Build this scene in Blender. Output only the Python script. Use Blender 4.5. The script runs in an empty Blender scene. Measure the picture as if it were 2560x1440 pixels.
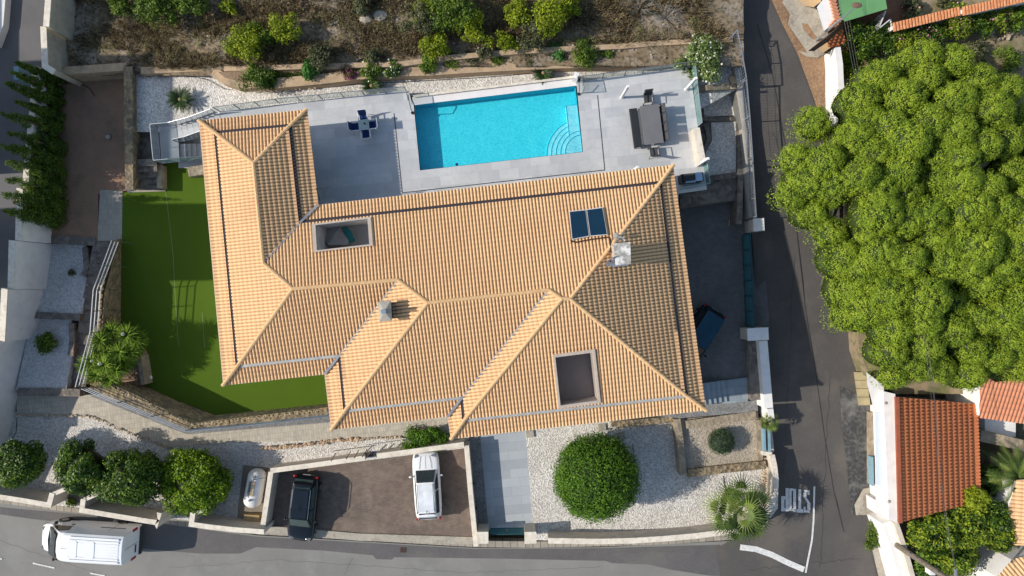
import bpy, math, random
import numpy as np
from mathutils import Vector, Matrix
PI = math.pi
rnd = random.Random(7)
# ---------------------------------------------------------------- camera, sky, sun
HC = 45.5            # camera height above the lower street, metres
FPX = 1707.0         # focal length in photo pixels (photo 2560 wide)
S = bpy.context.scene
C = S.collection
cam = bpy.data.cameras.new('camera'); camo = bpy.data.objects.new('camera', cam); C.objects.link(camo)
camo.location = (0, 0, HC); camo.rotation_euler = (0, 0, 0)
cam.sensor_width = 36; cam.lens = 36 * FPX / 2560; cam.clip_end = 3000
S.camera = camo
W = bpy.data.worlds.new('World'); S.world = W; W.use_nodes = True
SUN = Vector((1, 0.055, -0.70)).normalized()
_nt = W.node_tree; _sky = _nt.nodes.new('ShaderNodeTexSky'); _sky.sky_type = 'NISHITA'; _sky.sun_disc = False
_sky.sun_elevation = math.radians(35); _sky.sun_rotation = math.radians(273); _sky.air_density = 1.3
_nt.links.new(_sky.outputs[0], _nt.nodes['Background'].inputs[0]); _nt.nodes['Background'].inputs[1].default_value = 0.15
sl = bpy.data.lights.new('sun', 'SUN'); sl.energy = 4.7; sl.angle = math.radians(0.55); sl.color = (1, 0.93, 0.83)
slo = bpy.data.objects.new('sun', sl); C.objects.link(slo); slo.rotation_euler = SUN.to_track_quat('-Z', 'Y').to_euler(); slo.location = (-40, 0, 60)
S.view_settings.view_transform = 'Standard'; S.view_settings.look = 'None'; S.view_settings.gamma = 1
S.view_settings.exposure = 0.0
S.cycles.max_bounces = 6; S.cycles.transparent_max_bounces = 12; S.cycles.diffuse_bounces = 3
try: S.cycles.use_denoising = True
except Exception: pass

# ---------------------------------------------------------------- helpers
def P(px, py, z=0.0):
    k = (HC - z) / FPX
    return Vector(((px - 1280) * k, (720 - py) * k, z))
def interp(x, xs, ys): return float(np.interp(x, xs, ys))
def lin(c): return tuple(((v/255)/12.92 if v/255 <= .04045 else ((v/255+.055)/1.055)**2.4) for v in c)

MATS = {}
def nd(nt, t, **kw):
    n = nt.nodes.new(t)
    for k, v in kw.items():
        if k.startswith('i_'): n.inputs[k[2:].replace('_', ' ')].default_value = v
        else: setattr(n, k, v)
    return n
def mixc(nt, f, a, b, bt='MIX'):
    m = nt.nodes.new('ShaderNodeMix'); m.data_type = 'RGBA'; m.blend_type = bt
    for sock, v in ((m.inputs[0], f), (m.inputs[6], a), (m.inputs[7], b)):
        if hasattr(v, 'is_linked'): nt.links.new(v, sock)
        else: sock.default_value = v if not isinstance(v, tuple) else (*v[:3], 1)
    return m.outputs[2]
def mat(name, col, col2=None, scale=1.2, rough=.85, speck=None, sscale=14, samt=.5, bump=0., bscale=None, metal=0., brick=None, third=None, tscale=.25, spec=.3, voro=False, coat=0):
    """procedural surface: two tones by noise, optional fine specks, optional paving joints, optional bump"""
    if name in MATS: return MATS[name]
    m = bpy.data.materials.new(name); m.use_nodes = True; nt = m.node_tree; b = nt.nodes['Principled BSDF']
    tc = nd(nt, 'ShaderNodeTexCoord'); geo = nd(nt, 'ShaderNodeNewGeometry'); co = tc.outputs['Object']
    co = geo.outputs['Position']
    col2 = col2 or tuple(v*.75 for v in col)
    n1 = nd(nt, 'ShaderNodeTexNoise', i_Scale=scale, i_Detail=6., i_Roughness=.6); nt.links.new(co, n1.inputs['Vector'])
    r = nd(nt, 'ShaderNodeMapRange', i_From_Min=.35, i_From_Max=.65); nt.links.new(n1.outputs[0], r.inputs[0])
    out = mixc(nt, r.outputs[0], col, col2)
    if third:
        n3 = nd(nt, 'ShaderNodeTexNoise', i_Scale=tscale, i_Detail=5., i_Roughness=.65); nt.links.new(co, n3.inputs['Vector'])
        r3 = nd(nt, 'ShaderNodeMapRange', i_From_Min=.5, i_From_Max=.66); nt.links.new(n3.outputs[0], r3.inputs[0])
        out = mixc(nt, r3.outputs[0], out, third)
    hsrc = n1.outputs[0]
    if speck:
        if voro:
            v = nd(nt, 'ShaderNodeTexVoronoi', i_Scale=sscale); nt.links.new(co, v.inputs['Vector'])
            sp = nd(nt, 'ShaderNodeSeparateColor'); nt.links.new(v.outputs['Color'], sp.inputs[0]); f = sp.outputs[0]
            mm = nd(nt, 'ShaderNodeMath', operation='MULTIPLY'); nt.links.new(f, mm.inputs[0]); mm.inputs[1].default_value = samt
            out = mixc(nt, mm.outputs[0], out, speck); hsrc = v.outputs['Distance']
        else:
            n2 = nd(nt, 'ShaderNodeTexNoise', i_Scale=sscale, i_Detail=3.); nt.links.new(co, n2.inputs['Vector'])
            r2 = nd(nt, 'ShaderNodeMapRange', i_From_Min=.45, i_From_Max=.65, i_To_Max=samt); nt.links.new(n2.outputs[0], r2.inputs[0])
            out = mixc(nt, r2.outputs[0], out, speck); hsrc = n2.outputs[0]
    if brick:
        ang, bw, bh, joint, jcol, off = brick
        mp = nd(nt, 'ShaderNodeMapping'); mp.inputs['Rotation'].default_value = (0, 0, -math.radians(ang)); nt.links.new(co, mp.inputs[0])
        br = nd(nt, 'ShaderNodeTexBrick', offset=off); nt.links.new(mp.outputs[0], br.inputs['Vector'])
        br.inputs['Scale'].default_value = 1; br.inputs['Brick Width'].default_value = bw; br.inputs['Row Height'].default_value = bh
        br.inputs['Mortar Size'].default_value = joint; br.inputs['Mortar Smooth'].default_value = .1
        br.inputs['Color1'].default_value = (1, 1, 1, 1); br.inputs['Color2'].default_value = (.80, .81, .83, 1); br.inputs['Mortar'].default_value = (*jcol, 1)
        out = mixc(nt, 1.0, out, br.outputs[0], 'MULTIPLY')
    nt.links.new(out, b.inputs['Base Color'])
    b.inputs['Roughness'].default_value = rough; b.inputs['Metallic'].default_value = metal; b.inputs['Specular IOR Level'].default_value = spec
    if coat: b.inputs['Coat Weight'].default_value = coat; b.inputs['Coat Roughness'].default_value = .05
    if bump:
        bp = nd(nt, 'ShaderNodeBump', i_Strength=min(1, bump)); bp.inputs['Distance'].default_value = .03 if bump <= 1 else .03*bump
        nt.links.new(hsrc, bp.inputs['Height']); nt.links.new(bp.outputs[0], b.inputs['Normal'])
    MATS[name] = m; return m
def leafmat(name, cols, trans=.25, rough=.55, pos=0.0):
    """leaf tones picked leaf by leaf from the uv value each leaf carries, plus a slow drift over the plant"""
    if name in MATS: return MATS[name]
    m = bpy.data.materials.new(name); m.use_nodes = True; nt = m.node_tree; b = nt.nodes['Principled BSDF']
    uv = nd(nt, 'ShaderNodeUVMap'); sx = nd(nt, 'ShaderNodeSeparateXYZ'); nt.links.new(uv.outputs[0], sx.inputs[0])
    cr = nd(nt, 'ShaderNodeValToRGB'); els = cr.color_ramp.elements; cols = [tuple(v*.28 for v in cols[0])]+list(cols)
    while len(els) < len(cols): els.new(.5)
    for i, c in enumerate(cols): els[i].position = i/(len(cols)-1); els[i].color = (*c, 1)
    geo = nd(nt, 'ShaderNodeNewGeometry')
    n = nd(nt, 'ShaderNodeTexNoise', i_Scale=1.1, i_Detail=3.); nt.links.new(geo.outputs['Position'], n.inputs['Vector'])
    a = nd(nt, 'ShaderNodeMath', operation='ADD'); nt.links.new(sx.outputs[0], a.inputs[0])
    s = nd(nt, 'ShaderNodeMath', operation='MULTIPLY_ADD'); nt.links.new(n.outputs[0], s.inputs[0]); s.inputs[1].default_value = 1.2; s.inputs[2].default_value = -.6
    nt.links.new(s.outputs[0], a.inputs[1]); nt.links.new(a.outputs[0], cr.inputs[0])
    nt.links.new(cr.outputs[0], b.inputs['Base Color']); b.inputs['Roughness'].default_value = rough; b.inputs['Specular IOR Level'].default_value = .3
    tr = nd(nt, 'ShaderNodeBsdfTranslucent'); nt.links.new(cr.outputs[0], tr.inputs[0])
    mx = nd(nt, 'ShaderNodeMixShader'); mx.inputs[0].default_value = trans
    nt.links.new(b.outputs[0], mx.inputs[1]); nt.links.new(tr.outputs[0], mx.inputs[2])
    nt.links.new(mx.outputs[0], nt.nodes['Material Output'].inputs[0]); MATS[name] = m; return m
def glassmat(name, tint, op=.35, rough=.05):
    if name in MATS: return MATS[name]
    m = bpy.data.materials.new(name); m.use_nodes = True; nt = m.node_tree; nt.nodes.remove(nt.nodes['Principled BSDF'])
    t = nd(nt, 'ShaderNodeBsdfTransparent'); t.inputs[0].default_value = (*[v*.25+.72 for v in tint], 1)
    g = nd(nt, 'ShaderNodeBsdfGlossy'); g.inputs['Roughness'].default_value = rough
    d = nd(nt, 'ShaderNodeBsdfDiffuse'); d.inputs[0].default_value = (*tint, 1)
    m1 = nd(nt, 'ShaderNodeMixShader'); m1.inputs[0].default_value = op; nt.links.new(t.outputs[0], m1.inputs[1]); nt.links.new(d.outputs[0], m1.inputs[2])
    fr = nd(nt, 'ShaderNodeFresnel'); fr.inputs[0].default_value = 1.45
    m2 = nd(nt, 'ShaderNodeMixShader'); nt.links.new(fr.outputs[0], m2.inputs[0]); nt.links.new(m1.outputs[0], m2.inputs[1]); nt.links.new(g.outputs[0], m2.inputs[2])
    nt.links.new(m2.outputs[0], nt.nodes['Material Output'].inputs[0]); MATS[name] = m; return m

def tag(o, label=None, cat=None, group=None, kind=None):
    if label: o['label'] = label
    if cat: o['category'] = cat
    if group: o['group'] = group
    if kind: o['kind'] = kind
    return o
def thing(name, label, cat, loc=(0, 0, 0), rz=0, group=None):
    o = bpy.data.objects.new(name, None); C.objects.link(o); o.location = loc; o.rotation_euler = (0, 0, rz); o.empty_display_size = .3
    return tag(o, label, cat, group)
def link(name, me, m, parent=None, **kw):
    if m: me.materials.append(m)
    o = bpy.data.objects.new(name, me); C.objects.link(o)
    if parent: o.parent = parent
    return tag(o, **kw)

class MB:
    def __init__(s): s.v = []; s.f = []
    def add(s, vs, fs):
        n = len(s.v); s.v += [tuple(v) for v in vs]; s.f += [tuple(i+n for i in f) for f in fs]; return s
    def box(s, c, d, rz=0, M=None, taper=1):
        x, y, z = d[0]/2, d[1]/2, d[2]/2; R = M or Matrix.Rotation(rz, 3, 'Z'); c = Vector(c)
        vs = [c + R @ Vector((i*x*(taper if k > 0 else 1), j*y*(taper if k > 0 else 1), k*z)) for k in (-1, 1) for i, j in ((-1, -1), (1, -1), (1, 1), (-1, 1))]
        return s.add(vs, [(3, 2, 1, 0), (4, 5, 6, 7), (0, 1, 5, 4), (1, 2, 6, 5), (2, 3, 7, 6), (3, 0, 4, 7)])
    def beam(s, a, b, w, h):
        """a box from a to b, w wide, h high"""
        a, b = Vector(a), Vector(b); d = b-a; L = d.length
        if L < 1e-5: return s
        q = d.to_track_quat('X', 'Z').to_matrix(); return s.box((a+b)/2, (L, w, h), M=q)
    def loft(s, rings, cap=True, close=True):
        n = len(rings[0]); vs = [p for r in rings for p in r]; fs = []
        for i in range(len(rings)-1):
            for j in range(n if close else n-1):
                k = (j+1) % n; fs.append((i*n+j, i*n+k, (i+1)*n+k, (i+1)*n+j))
        if cap: fs.append(tuple(reversed(range(n)))); fs.append(tuple((len(rings)-1)*n+j for j in range(n)))
        return s.add(vs, fs)
    def tube(s, pts, r, n=6, cap=True):
        pts = [Vector(p) for p in pts]; rs = r if isinstance(r, (list, tuple)) else [r]*len(pts); rings = []
        for i, p in enumerate(pts):
            d = (pts[min(i+1, len(pts)-1)] - pts[max(i-1, 0)])
            if d.length < 1e-7: d = Vector((0, 0, 1))
            q = d.to_track_quat('Z', 'Y').to_matrix()
            rings.append([p + q @ Vector((rs[i]*math.cos(2*PI*k/n), rs[i]*math.sin(2*PI*k/n), 0)) for k in range(n)])
        return s.loft(rings, cap)
    def prism(s, top, bot):
        n = len(top); return s.add(list(bot)+list(top), [tuple(reversed(range(n))), tuple(range(n, 2*n))] + [(i, (i+1) % n, n+(i+1) % n, n+i) for i in range(n)])
    def ell(s, c, r, nu=12, nv=7, jit=0, rg=None):
        rings = []; c = Vector(c); r = r if isinstance(r, (tuple, list)) else (r, r, r)
        for i in range(nv+1):
            t = PI*i/nv; st = max(math.sin(t), .02)
            rings.append([c+Vector((r[0]*st*math.cos(2*PI*k/nu)*(1+(rg.uniform(-jit, jit) if rg else 0)), r[1]*st*math.sin(2*PI*k/nu), -r[2]*math.cos(t))) for k in range(nu)])
        return s.loft(rings)
    def build(s, name, m, parent=None, smooth=False, bevel=0, recenter=True, **kw):
        vs = [Vector(v) for v in s.v]
        if parent: off = Vector(parent.location)
        else:
            n = len(vs); off = Vector((sum(v.x for v in vs)/n, sum(v.y for v in vs)/n, min(v.z for v in vs)))
        me = bpy.data.meshes.new(name); me.from_pydata([v-off for v in vs], [], s.f)
        if smooth: me.polygons.foreach_set('use_smooth', [True]*len(me.polygons))
        me.update(); o = link(name, me, m, parent, **kw)
        if not parent: o.location = off
        if bevel:
            b = o.modifiers.new('bevel', 'BEVEL'); b.width = bevel; b.segments = 2; b.limit_method = 'ANGLE'
        return o
def npmesh(name, V, F, m, parent=None, UV=None, smooth=False, **kw):
    """big mesh from arrays: V (n,3), F (k,3 or 4), UV (k*c,2)"""
    V = np.asarray(V, np.float32); F = np.asarray(F, np.int32); c = F.shape[1]
    off = np.array(parent.location if parent else (V[:, 0].mean(), V[:, 1].mean(), V[:, 2].min()), np.float32)
    me = bpy.data.meshes.new(name); me.vertices.add(len(V)); me.vertices.foreach_set('co', (V-off).ravel())
    me.loops.add(F.size); me.loops.foreach_set('vertex_index', F.ravel()); me.polygons.add(len(F))
    me.polygons.foreach_set('loop_start', np.arange(0, F.size, c, dtype=np.int32)); me.polygons.foreach_set('loop_total', np.full(len(F), c, np.int32))
    if smooth: me.polygons.foreach_set('use_smooth', np.ones(len(F), bool))
    if UV is not None:
        u = me.uv_layers.new(name='UVMap'); u.data.foreach_set('uv', np.asarray(UV, np.float32).ravel())
    me.update(calc_edges=True); me.validate(); o = link(name, me, m, parent, **kw)
    if not parent: o.location = off
    return o
def copy_thing(o, loc=None, rz=None, label=None, parent=None):
    c = o.copy(); C.objects.link(c)
    if parent: c.parent = parent
    for ch in list(o.children): copy_thing(ch, parent=c)
    if loc is not None: c.location = loc
    if rz is not None: c.rotation_euler = (0, 0, rz)
    if label: c['label'] = label
    return c
def slab(name, pts, z, m, bot=None, kind='structure', parent=None, **kw):
    """flat pad traced at its real height; z a number or one per corner"""
    zs = z if isinstance(z, (list, tuple)) else [z]*len(pts)
    top = [P(x, y, zz) for (x, y), zz in zip(pts, zs)]; bot = -.5 if bot is None else bot
    return MB().prism(top, [Vector((p.x, p.y, bot)) for p in top]).build(name, m, parent, kind=kind, **kw)
def band(px, z, w):
    """left and right edges, in plan, of a wall whose middle line runs through px at height z"""
    zs = z if isinstance(z, (list, tuple)) else [z]*len(px)
    c = [P(x, y, zz) for (x, y), zz in zip(px, zs)]; L = []; R = []
    for i, p in enumerate(c):
        d1 = (c[i]-c[i-1]) if i else None; d2 = (c[i+1]-c[i]) if i < len(c)-1 else None
        ns = []
        for d in (d1, d2):
            if d is not None: ns.append(Vector((-d.y, d.x, 0)).normalized())
        n = (ns[0]+ns[-1]).normalized(); k = 1/max(.5, n.dot(ns[0])); L.append(p+n*w/2*k); R.append(p-n*w/2*k)
    return L, R
def wall(name, label, px, ztop, zbot, w, m, cap=None, cat='wall', group=None, capw=.06, caph=.07):
    """vertical wall; with cap a coping sits proud on it"""
    L, R = band(px, ztop, w); b = MB(); h = caph if cap else 0; n = len(L)
    rings = [[Vector((l.x, l.y, zbot)), Vector((l.x, l.y, l.z-h)), Vector((r.x, r.y, r.z-h)), Vector((r.x, r.y, zbot))] for l, r in zip(L, R)]
    b.loft(rings)
    if not cap: return b.build(name, m, label=label, cat=cat, group=group)
    t = thing(name, label, cat, ((L[0].x+R[0].x)/2, (L[0].y+R[0].y)/2, zbot), group=group); b.build('wall_body', m, t)
    L, R = band(px, ztop, w+capw)
    MB().loft([[Vector((l.x, l.y, l.z-h+.002)), l, r, Vector((r.x, r.y, r.z-h+.002))] for l, r in zip(L, R)]).build('coping', cap, t)
    return t
def loftwall(name, label, top, zt, bot, zb, m, cat='wall', group=None):
    zt = zt if isinstance(zt, list) else [zt]*len(top)
    return MB().prism([P(x, y, z) for (x, y), z in zip(top, zt)], [P(x, y, zb) for x, y in bot]).build(name, m, label=label, cat=cat, group=group)
def ribbon(name, rows, m, kind='structure', sub=4, noise=0, **kw):
    """sheet through rows of (x,y,z) points, subdivided; a light ground relief can be added"""
    rows = [[P(*p) for p in r] for r in rows]; R = []
    def sub1(seq, k):
        out = []
        for i in range(len(seq)-1):
            for j in range(k): out.append((i, j/k))
        out.append((len(seq)-2, 1.)); return out
    nu = sub1(rows, sub); nv = sub1(rows[0], sub); V = []; rg = random.Random(3)
    for i, a in nu:
        for j, b in nv:
            p = rows[i][j]*(1-a)*(1-b)+rows[i+1][j]*a*(1-b)+rows[i][j+1]*(1-a)*b+rows[i+1][j+1]*a*b
            if noise: p = p+Vector((0, 0, noise*(math.sin(p.x*1.7+math.sin(p.y*2.3))*.5+math.sin(p.y*3.1+p.x*.7)*.3+rg.uniform(-.35, .35))))
            V.append(p)
    m2 = len(nv); F = [(i*m2+j, i*m2+j+1, (i+1)*m2+j+1, (i+1)*m2+j) for i in range(len(nu)-1) for j in range(m2-1)]
    return MB().add(V, F).build(name, m, kind=kind, smooth=bool(noise), **kw)

# ---------------------------------------------------------------- foliage
rg = np.random.default_rng(11)
def leaves(centers, radii, n, size, squash=1., up=.35, inner=.45, asp=.5, hemi=False, dome=None, jn=.55):
    """leaf-sized diamond faces spread through the outer shell of clumps"""
    centers = np.asarray(centers, float); radii = np.asarray(radii, float); k = len(centers)
    idx = rg.choice(k, n, p=(radii**2)/(radii**2).sum())
    d = rg.normal(size=(n, 3)); d /= np.linalg.norm(d, axis=1)[:, None]
    if hemi: d[:, 2] = np.abs(d[:, 2])*1.0-.15
    r = radii[idx]*(inner+(1-inner)*rg.random(n)**.5)*(1+rg.normal(size=n)*.06)
    pos = centers[idx]+d*r[:, None]*np.array([1, 1, squash])
    nrm = d+rg.normal(size=(n, 3))*jn
    if dome is not None: dd = pos-np.asarray(dome)[idx]; dd /= np.linalg.norm(dd, axis=1)[:, None]+1e-6; nrm += dd*.9
    nrm[:, 2] += up; nrm /= np.linalg.norm(nrm, axis=1)[:, None]
    t = np.cross(nrm, rg.normal(size=(n, 3))); t /= np.linalg.norm(t, axis=1)[:, None]; b = np.cross(nrm, t)
    s = size*(.6+.8*rg.random(n))[:, None]
    V = np.stack([pos-t*s, pos-b*s*asp, pos+t*s, pos+b*s*asp], 1).reshape(-1, 3)
    F = np.arange(n*4).reshape(n, 4); u = .22+.78*rg.random(n)
    return V, F, np.repeat(np.stack([u, u], 1), 4, 0)
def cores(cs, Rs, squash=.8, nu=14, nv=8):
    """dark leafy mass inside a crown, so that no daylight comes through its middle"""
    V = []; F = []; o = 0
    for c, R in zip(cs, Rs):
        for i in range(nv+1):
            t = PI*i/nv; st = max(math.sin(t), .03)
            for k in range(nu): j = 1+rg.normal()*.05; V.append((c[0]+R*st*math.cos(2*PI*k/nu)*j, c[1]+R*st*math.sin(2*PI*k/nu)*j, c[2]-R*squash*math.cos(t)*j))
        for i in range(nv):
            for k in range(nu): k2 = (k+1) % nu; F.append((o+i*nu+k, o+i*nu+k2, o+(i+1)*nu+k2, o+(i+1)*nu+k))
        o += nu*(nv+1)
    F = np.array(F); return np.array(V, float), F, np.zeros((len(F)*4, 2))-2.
def join(parts):
    V = []; F = []; U = []; o = 0
    for v, f, u in parts: V.append(v); F.append(f+o); U.append(u); o += len(v)
    return np.concatenate(V), np.concatenate(F), np.concatenate(U)
def cull(data, fn):
    V, F, U = data; cen = V[F].mean(1); k = fn(cen); return V, F[k], U.reshape(len(F), -1, 2)[k].reshape(-1, 2)
def shell(center, R, n, r, squash=1., seed=0, zmin=-.4):
    """clump centres scattered over a crown's surface"""
    g = np.random.default_rng(seed); out = []
    while len(out) < n:
        d = g.normal(size=3); d /= np.linalg.norm(d)
        if d[2] < zmin: continue
        out.append(np.array(center)+d*R*np.array([1, 1, squash])*(.72+.3*g.random()))
    return np.array(out), r*(.65+.7*g.random(n))
def tree(name, label, px, py, zb, R, hc, m, nl=9000, leaf=.075, squash=.85, clumps=40, cr=.33, cat='tree', group=None, lean=0, round_=False, asp=.5):
    """px,py: where the crown's middle is seen; hc: its height"""
    c = P(px, py, hc); t = thing(name, label, cat, (c.x, c.y, zb), group=group)
    sd = int(px*7+py); g = random.Random(sd)
    tr = MB(); top = Vector((c.x, c.y, hc-R*.35)); tr.tube([(c.x, c.y, zb-.1), (c.x+g.uniform(-.1, .1), c.y+g.uniform(-.1, .1), (zb+hc)/2), top], [R*.07+.03, R*.055+.02, R*.035+.01], 7)
    for k in range(6):
        a = k*1.05+g.random(); e = top+Vector((math.cos(a)*R*.6, math.sin(a)*R*.6, R*.45*g.random()+.05)); mid = (top+e)/2+Vector((0, 0, R*.08))
        tr.tube([top-Vector((0, 0, R*.2*g.random())), mid, e], [R*.035, R*.02, R*.008], 5)
    tr.build('trunk', M_bark, t, smooth=True)
    if round_:
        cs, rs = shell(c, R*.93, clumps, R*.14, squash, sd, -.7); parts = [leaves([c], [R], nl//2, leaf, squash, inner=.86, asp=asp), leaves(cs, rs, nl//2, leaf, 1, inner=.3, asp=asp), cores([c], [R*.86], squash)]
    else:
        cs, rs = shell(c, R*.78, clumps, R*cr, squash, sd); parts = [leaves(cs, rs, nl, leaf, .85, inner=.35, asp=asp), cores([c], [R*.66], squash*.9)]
    V, F, U = join(parts); npmesh('crown', V, F, m, t, U); return t
# ---------------------------------------------------------------- materials
M_bark = mat('bark', (.13, .10, .07), (.22, .17, .12), 6, bump=.6)
M_ground = mat('dry_earth', (.16, .12, .08), (.10, .085, .05), .4, speck=(.25, .21, .16), sscale=9)
M_asph = mat('street_asphalt', (.225, .218, .20), (.185, .18, .168), .35, speck=(.26, .25, .24), sscale=22, samt=.5, bump=.25, third=(.235, .23, .215), tscale=.5)
M_asphd = mat('patched_asphalt', (.115, .108, .105), (.09, .087, .087), .7, speck=(.16, .15, .15), sscale=22, bump=.3, third=(.14, .13, .12), tscale=.35)
M_roadd = mat('side_road_asphalt', (.092, .085, .080), (.070, .066, .064), .33, speck=(.13, .12, .11), sscale=20, samt=.45, bump=.3, third=(.125, .11, .095), tscale=.22)
M_white = mat('white_road_paint', (.74, .74, .72), (.56, .56, .54), 5, speck=(.35, .35, .35), sscale=16, samt=.4)
M_gravw = mat('white_gravel', (.80, .77, .71), (.66, .62, .57), .5, speck=(.27, .25, .22), sscale=13, samt=.75, voro=True, bump=1)
M_gravb = mat('beige_gravel', (.52, .45, .36), (.42, .36, .28), .6, speck=(.2, .17, .13), sscale=14, samt=.75, voro=True, bump=1)
M_gravd = mat('dark_gravel', (.10, .10, .10), (.2, .2, .2), 2, speck=(.35, .34, .32), sscale=17, samt=.7, voro=True, bump=1)
M_terr = mat('bare_soil', (.33, .19, .12), (.24, .145, .095), .8, speck=(.27, .19, .13), sscale=9, samt=.5, bump=.7, third=(.17, .12, .08), tscale=.5)
M_dirt = mat('roadside_dirt', (.30, .18, .10), (.24, .14, .08), 1.2, speck=(.4, .3, .2), sscale=8, samt=.45, bump=.6, third=(.2, .12, .07), tscale=.6)
M_scrub = mat('scrub_soil', (.19, .14, .085), (.27, .21, .135), .9, speck=(.075, .055, .035), sscale=5, samt=.85, bump=1, third=(.30, .26, .21), tscale=.45)
M_turf = mat('artificial_turf', (.075, .128, .012), (.066, .115, .010), .35, speck=(.09, .15, .018), sscale=30, samt=.4, bump=.5, rough=.95, spec=.1)
M_deck = mat('deck_tile', (.57, .57, .57), (.49, .495, .50), .45, brick=(6.4, 1.2, .6, .012, (.80, .81, .82), .37), rough=.6, speck=(.46, .47, .48), sscale=3, samt=.5)
M_path = mat('front_path_tile', (.42, .45, .47), (.38, .41, .43), .7, brick=(5, 1.2, .6, .012, (.7, .72, .74), .5), rough=.6)
M_paver = mat('beige_paver', (.56, .50, .40), (.49, .44, .35), .8, brick=(6.4, .17, .34, .012, (.66, .64, .62), 0), speck=(.4, .36, .3), sscale=5, samt=.4)
M_paverl = mat('grey_paver', (.42, .38, .31), (.36, .33, .28), .8, brick=(2, .165, .33, .010, (.74, .73, .72), 0))
M_park = mat('brown_block_paving', (.195, .148, .118), (.155, .12, .10), .45, brick=(6, .22, .11, .012, (.7, .68, .66), .5), speck=(.25, .19, .145), sscale=2.2, samt=.55, third=(.24, .19, .15), tscale=.7)
M_drive = mat('dark_block_paving', (.18, .172, .165), (.145, .14, .135), .6, brick=(7, .22, .11, .012, (.7, .7, .7), .5), speck=(.13, .12, .115), sscale=3)
M_conc = mat('concrete', (.40, .36, .29), (.31, .28, .23), 1.2, speck=(.5, .46, .4), sscale=7, samt=.4, bump=.3, third=(.24, .21, .17), tscale=1.1)
M_kerb = mat('kerb_concrete', (.38, .33, .26), (.29, .26, .21), 1.5, brick=(3, .5, 3, .03, (.5, .48, .45), 0), speck=(.46, .42, .36), sscale=6)
M_cream = mat('cream_render', (.66, .59, .50), (.58, .51, .43), .8, speck=(.46, .40, .33), sscale=3, samt=.5)
M_creamc = mat('cream_coping', (.76, .69, .58), (.66, .59, .49), 1.2, speck=(.45, .40, .33), sscale=4, samt=.5)
M_wwhite = mat('white_render', (.80, .78, .75), (.72, .70, .68), .6, speck=(.62, .6, .58), sscale=2, samt=.4)
M_tan = mat('tan_render', (.44, .31, .19), (.36, .26, .165), .9, speck=(.52, .40, .27), sscale=4, samt=.5, bump=.3, third=(.28, .21, .14), tscale=.9)
M_stone = mat('rubble_stone', (.33, .25, .15), (.22, .18, .12), 1.6, speck=(.10, .08, .06), sscale=4.5, samt=.8, voro=True, bump=2.5, third=(.40, .29, .15), tscale=1.3)
M_stonec = mat('stone_cap', (.40, .33, .23), (.28, .23, .17), 2, speck=(.18, .15, .11), sscale=4, samt=.6, voro=True, bump=1.5)
M_stoned = mat('grey_stone', (.26, .22, .18), (.18, .155, .13), 1.6, speck=(.09, .08, .07), sscale=4, samt=.75, voro=True, bump=2)
M_rock = mat('edging_rock', (.52, .40, .27), (.36, .29, .21), 3, speck=(.62, .52, .4), sscale=9, bump=.6)
M_frame = mat('curb_render', (.50, .42, .35), (.43, .36, .30), 2, speck=(.36, .3, .25), sscale=8, samt=.4)
M_metal = mat('galvanised_steel', (.55, .57, .60), (.45, .47, .5), 3, rough=.4, metal=.75)
M_steel = mat('brushed_steel', (.62, .63, .64), rough=.25, metal=.9)
M_gut = mat('gutter_metal', (.50, .49, .46), (.36, .36, .35), 3, rough=.5, metal=.2)
M_dark = mat('dark_metal', (.05, .052, .055), rough=.5)
M_black = mat('black_plastic', (.012, .012, .013), rough=.45)
M_grey = mat('grey_board', (.16, .16, .165), (.14, .14, .145), 1, rough=.6)
M_teal = mat('teal_gate_paint', (.02, .075, .085), (.015, .06, .07), 2, rough=.4)
M_paint = mat('white_post_paint', (.8, .79, .78), rough=.45)
M_slot = mat('slot_drain', (.06, .06, .065), rough=.7)
M_glass = glassmat('railing_glass', (.50, .66, .62), .22)
M_glassg = glassmat('green_glass', (.25, .48, .45), .45)
M_win = mat('window_glass', (.02, .03, .035), rough=.06, spec=.8)
M_inwhite = mat('lining_white', (.62, .6, .58), rough=.8)
M_red = mat('red_roof_edge', (.34, .10, .05), (.28, .08, .045), 3)

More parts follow.
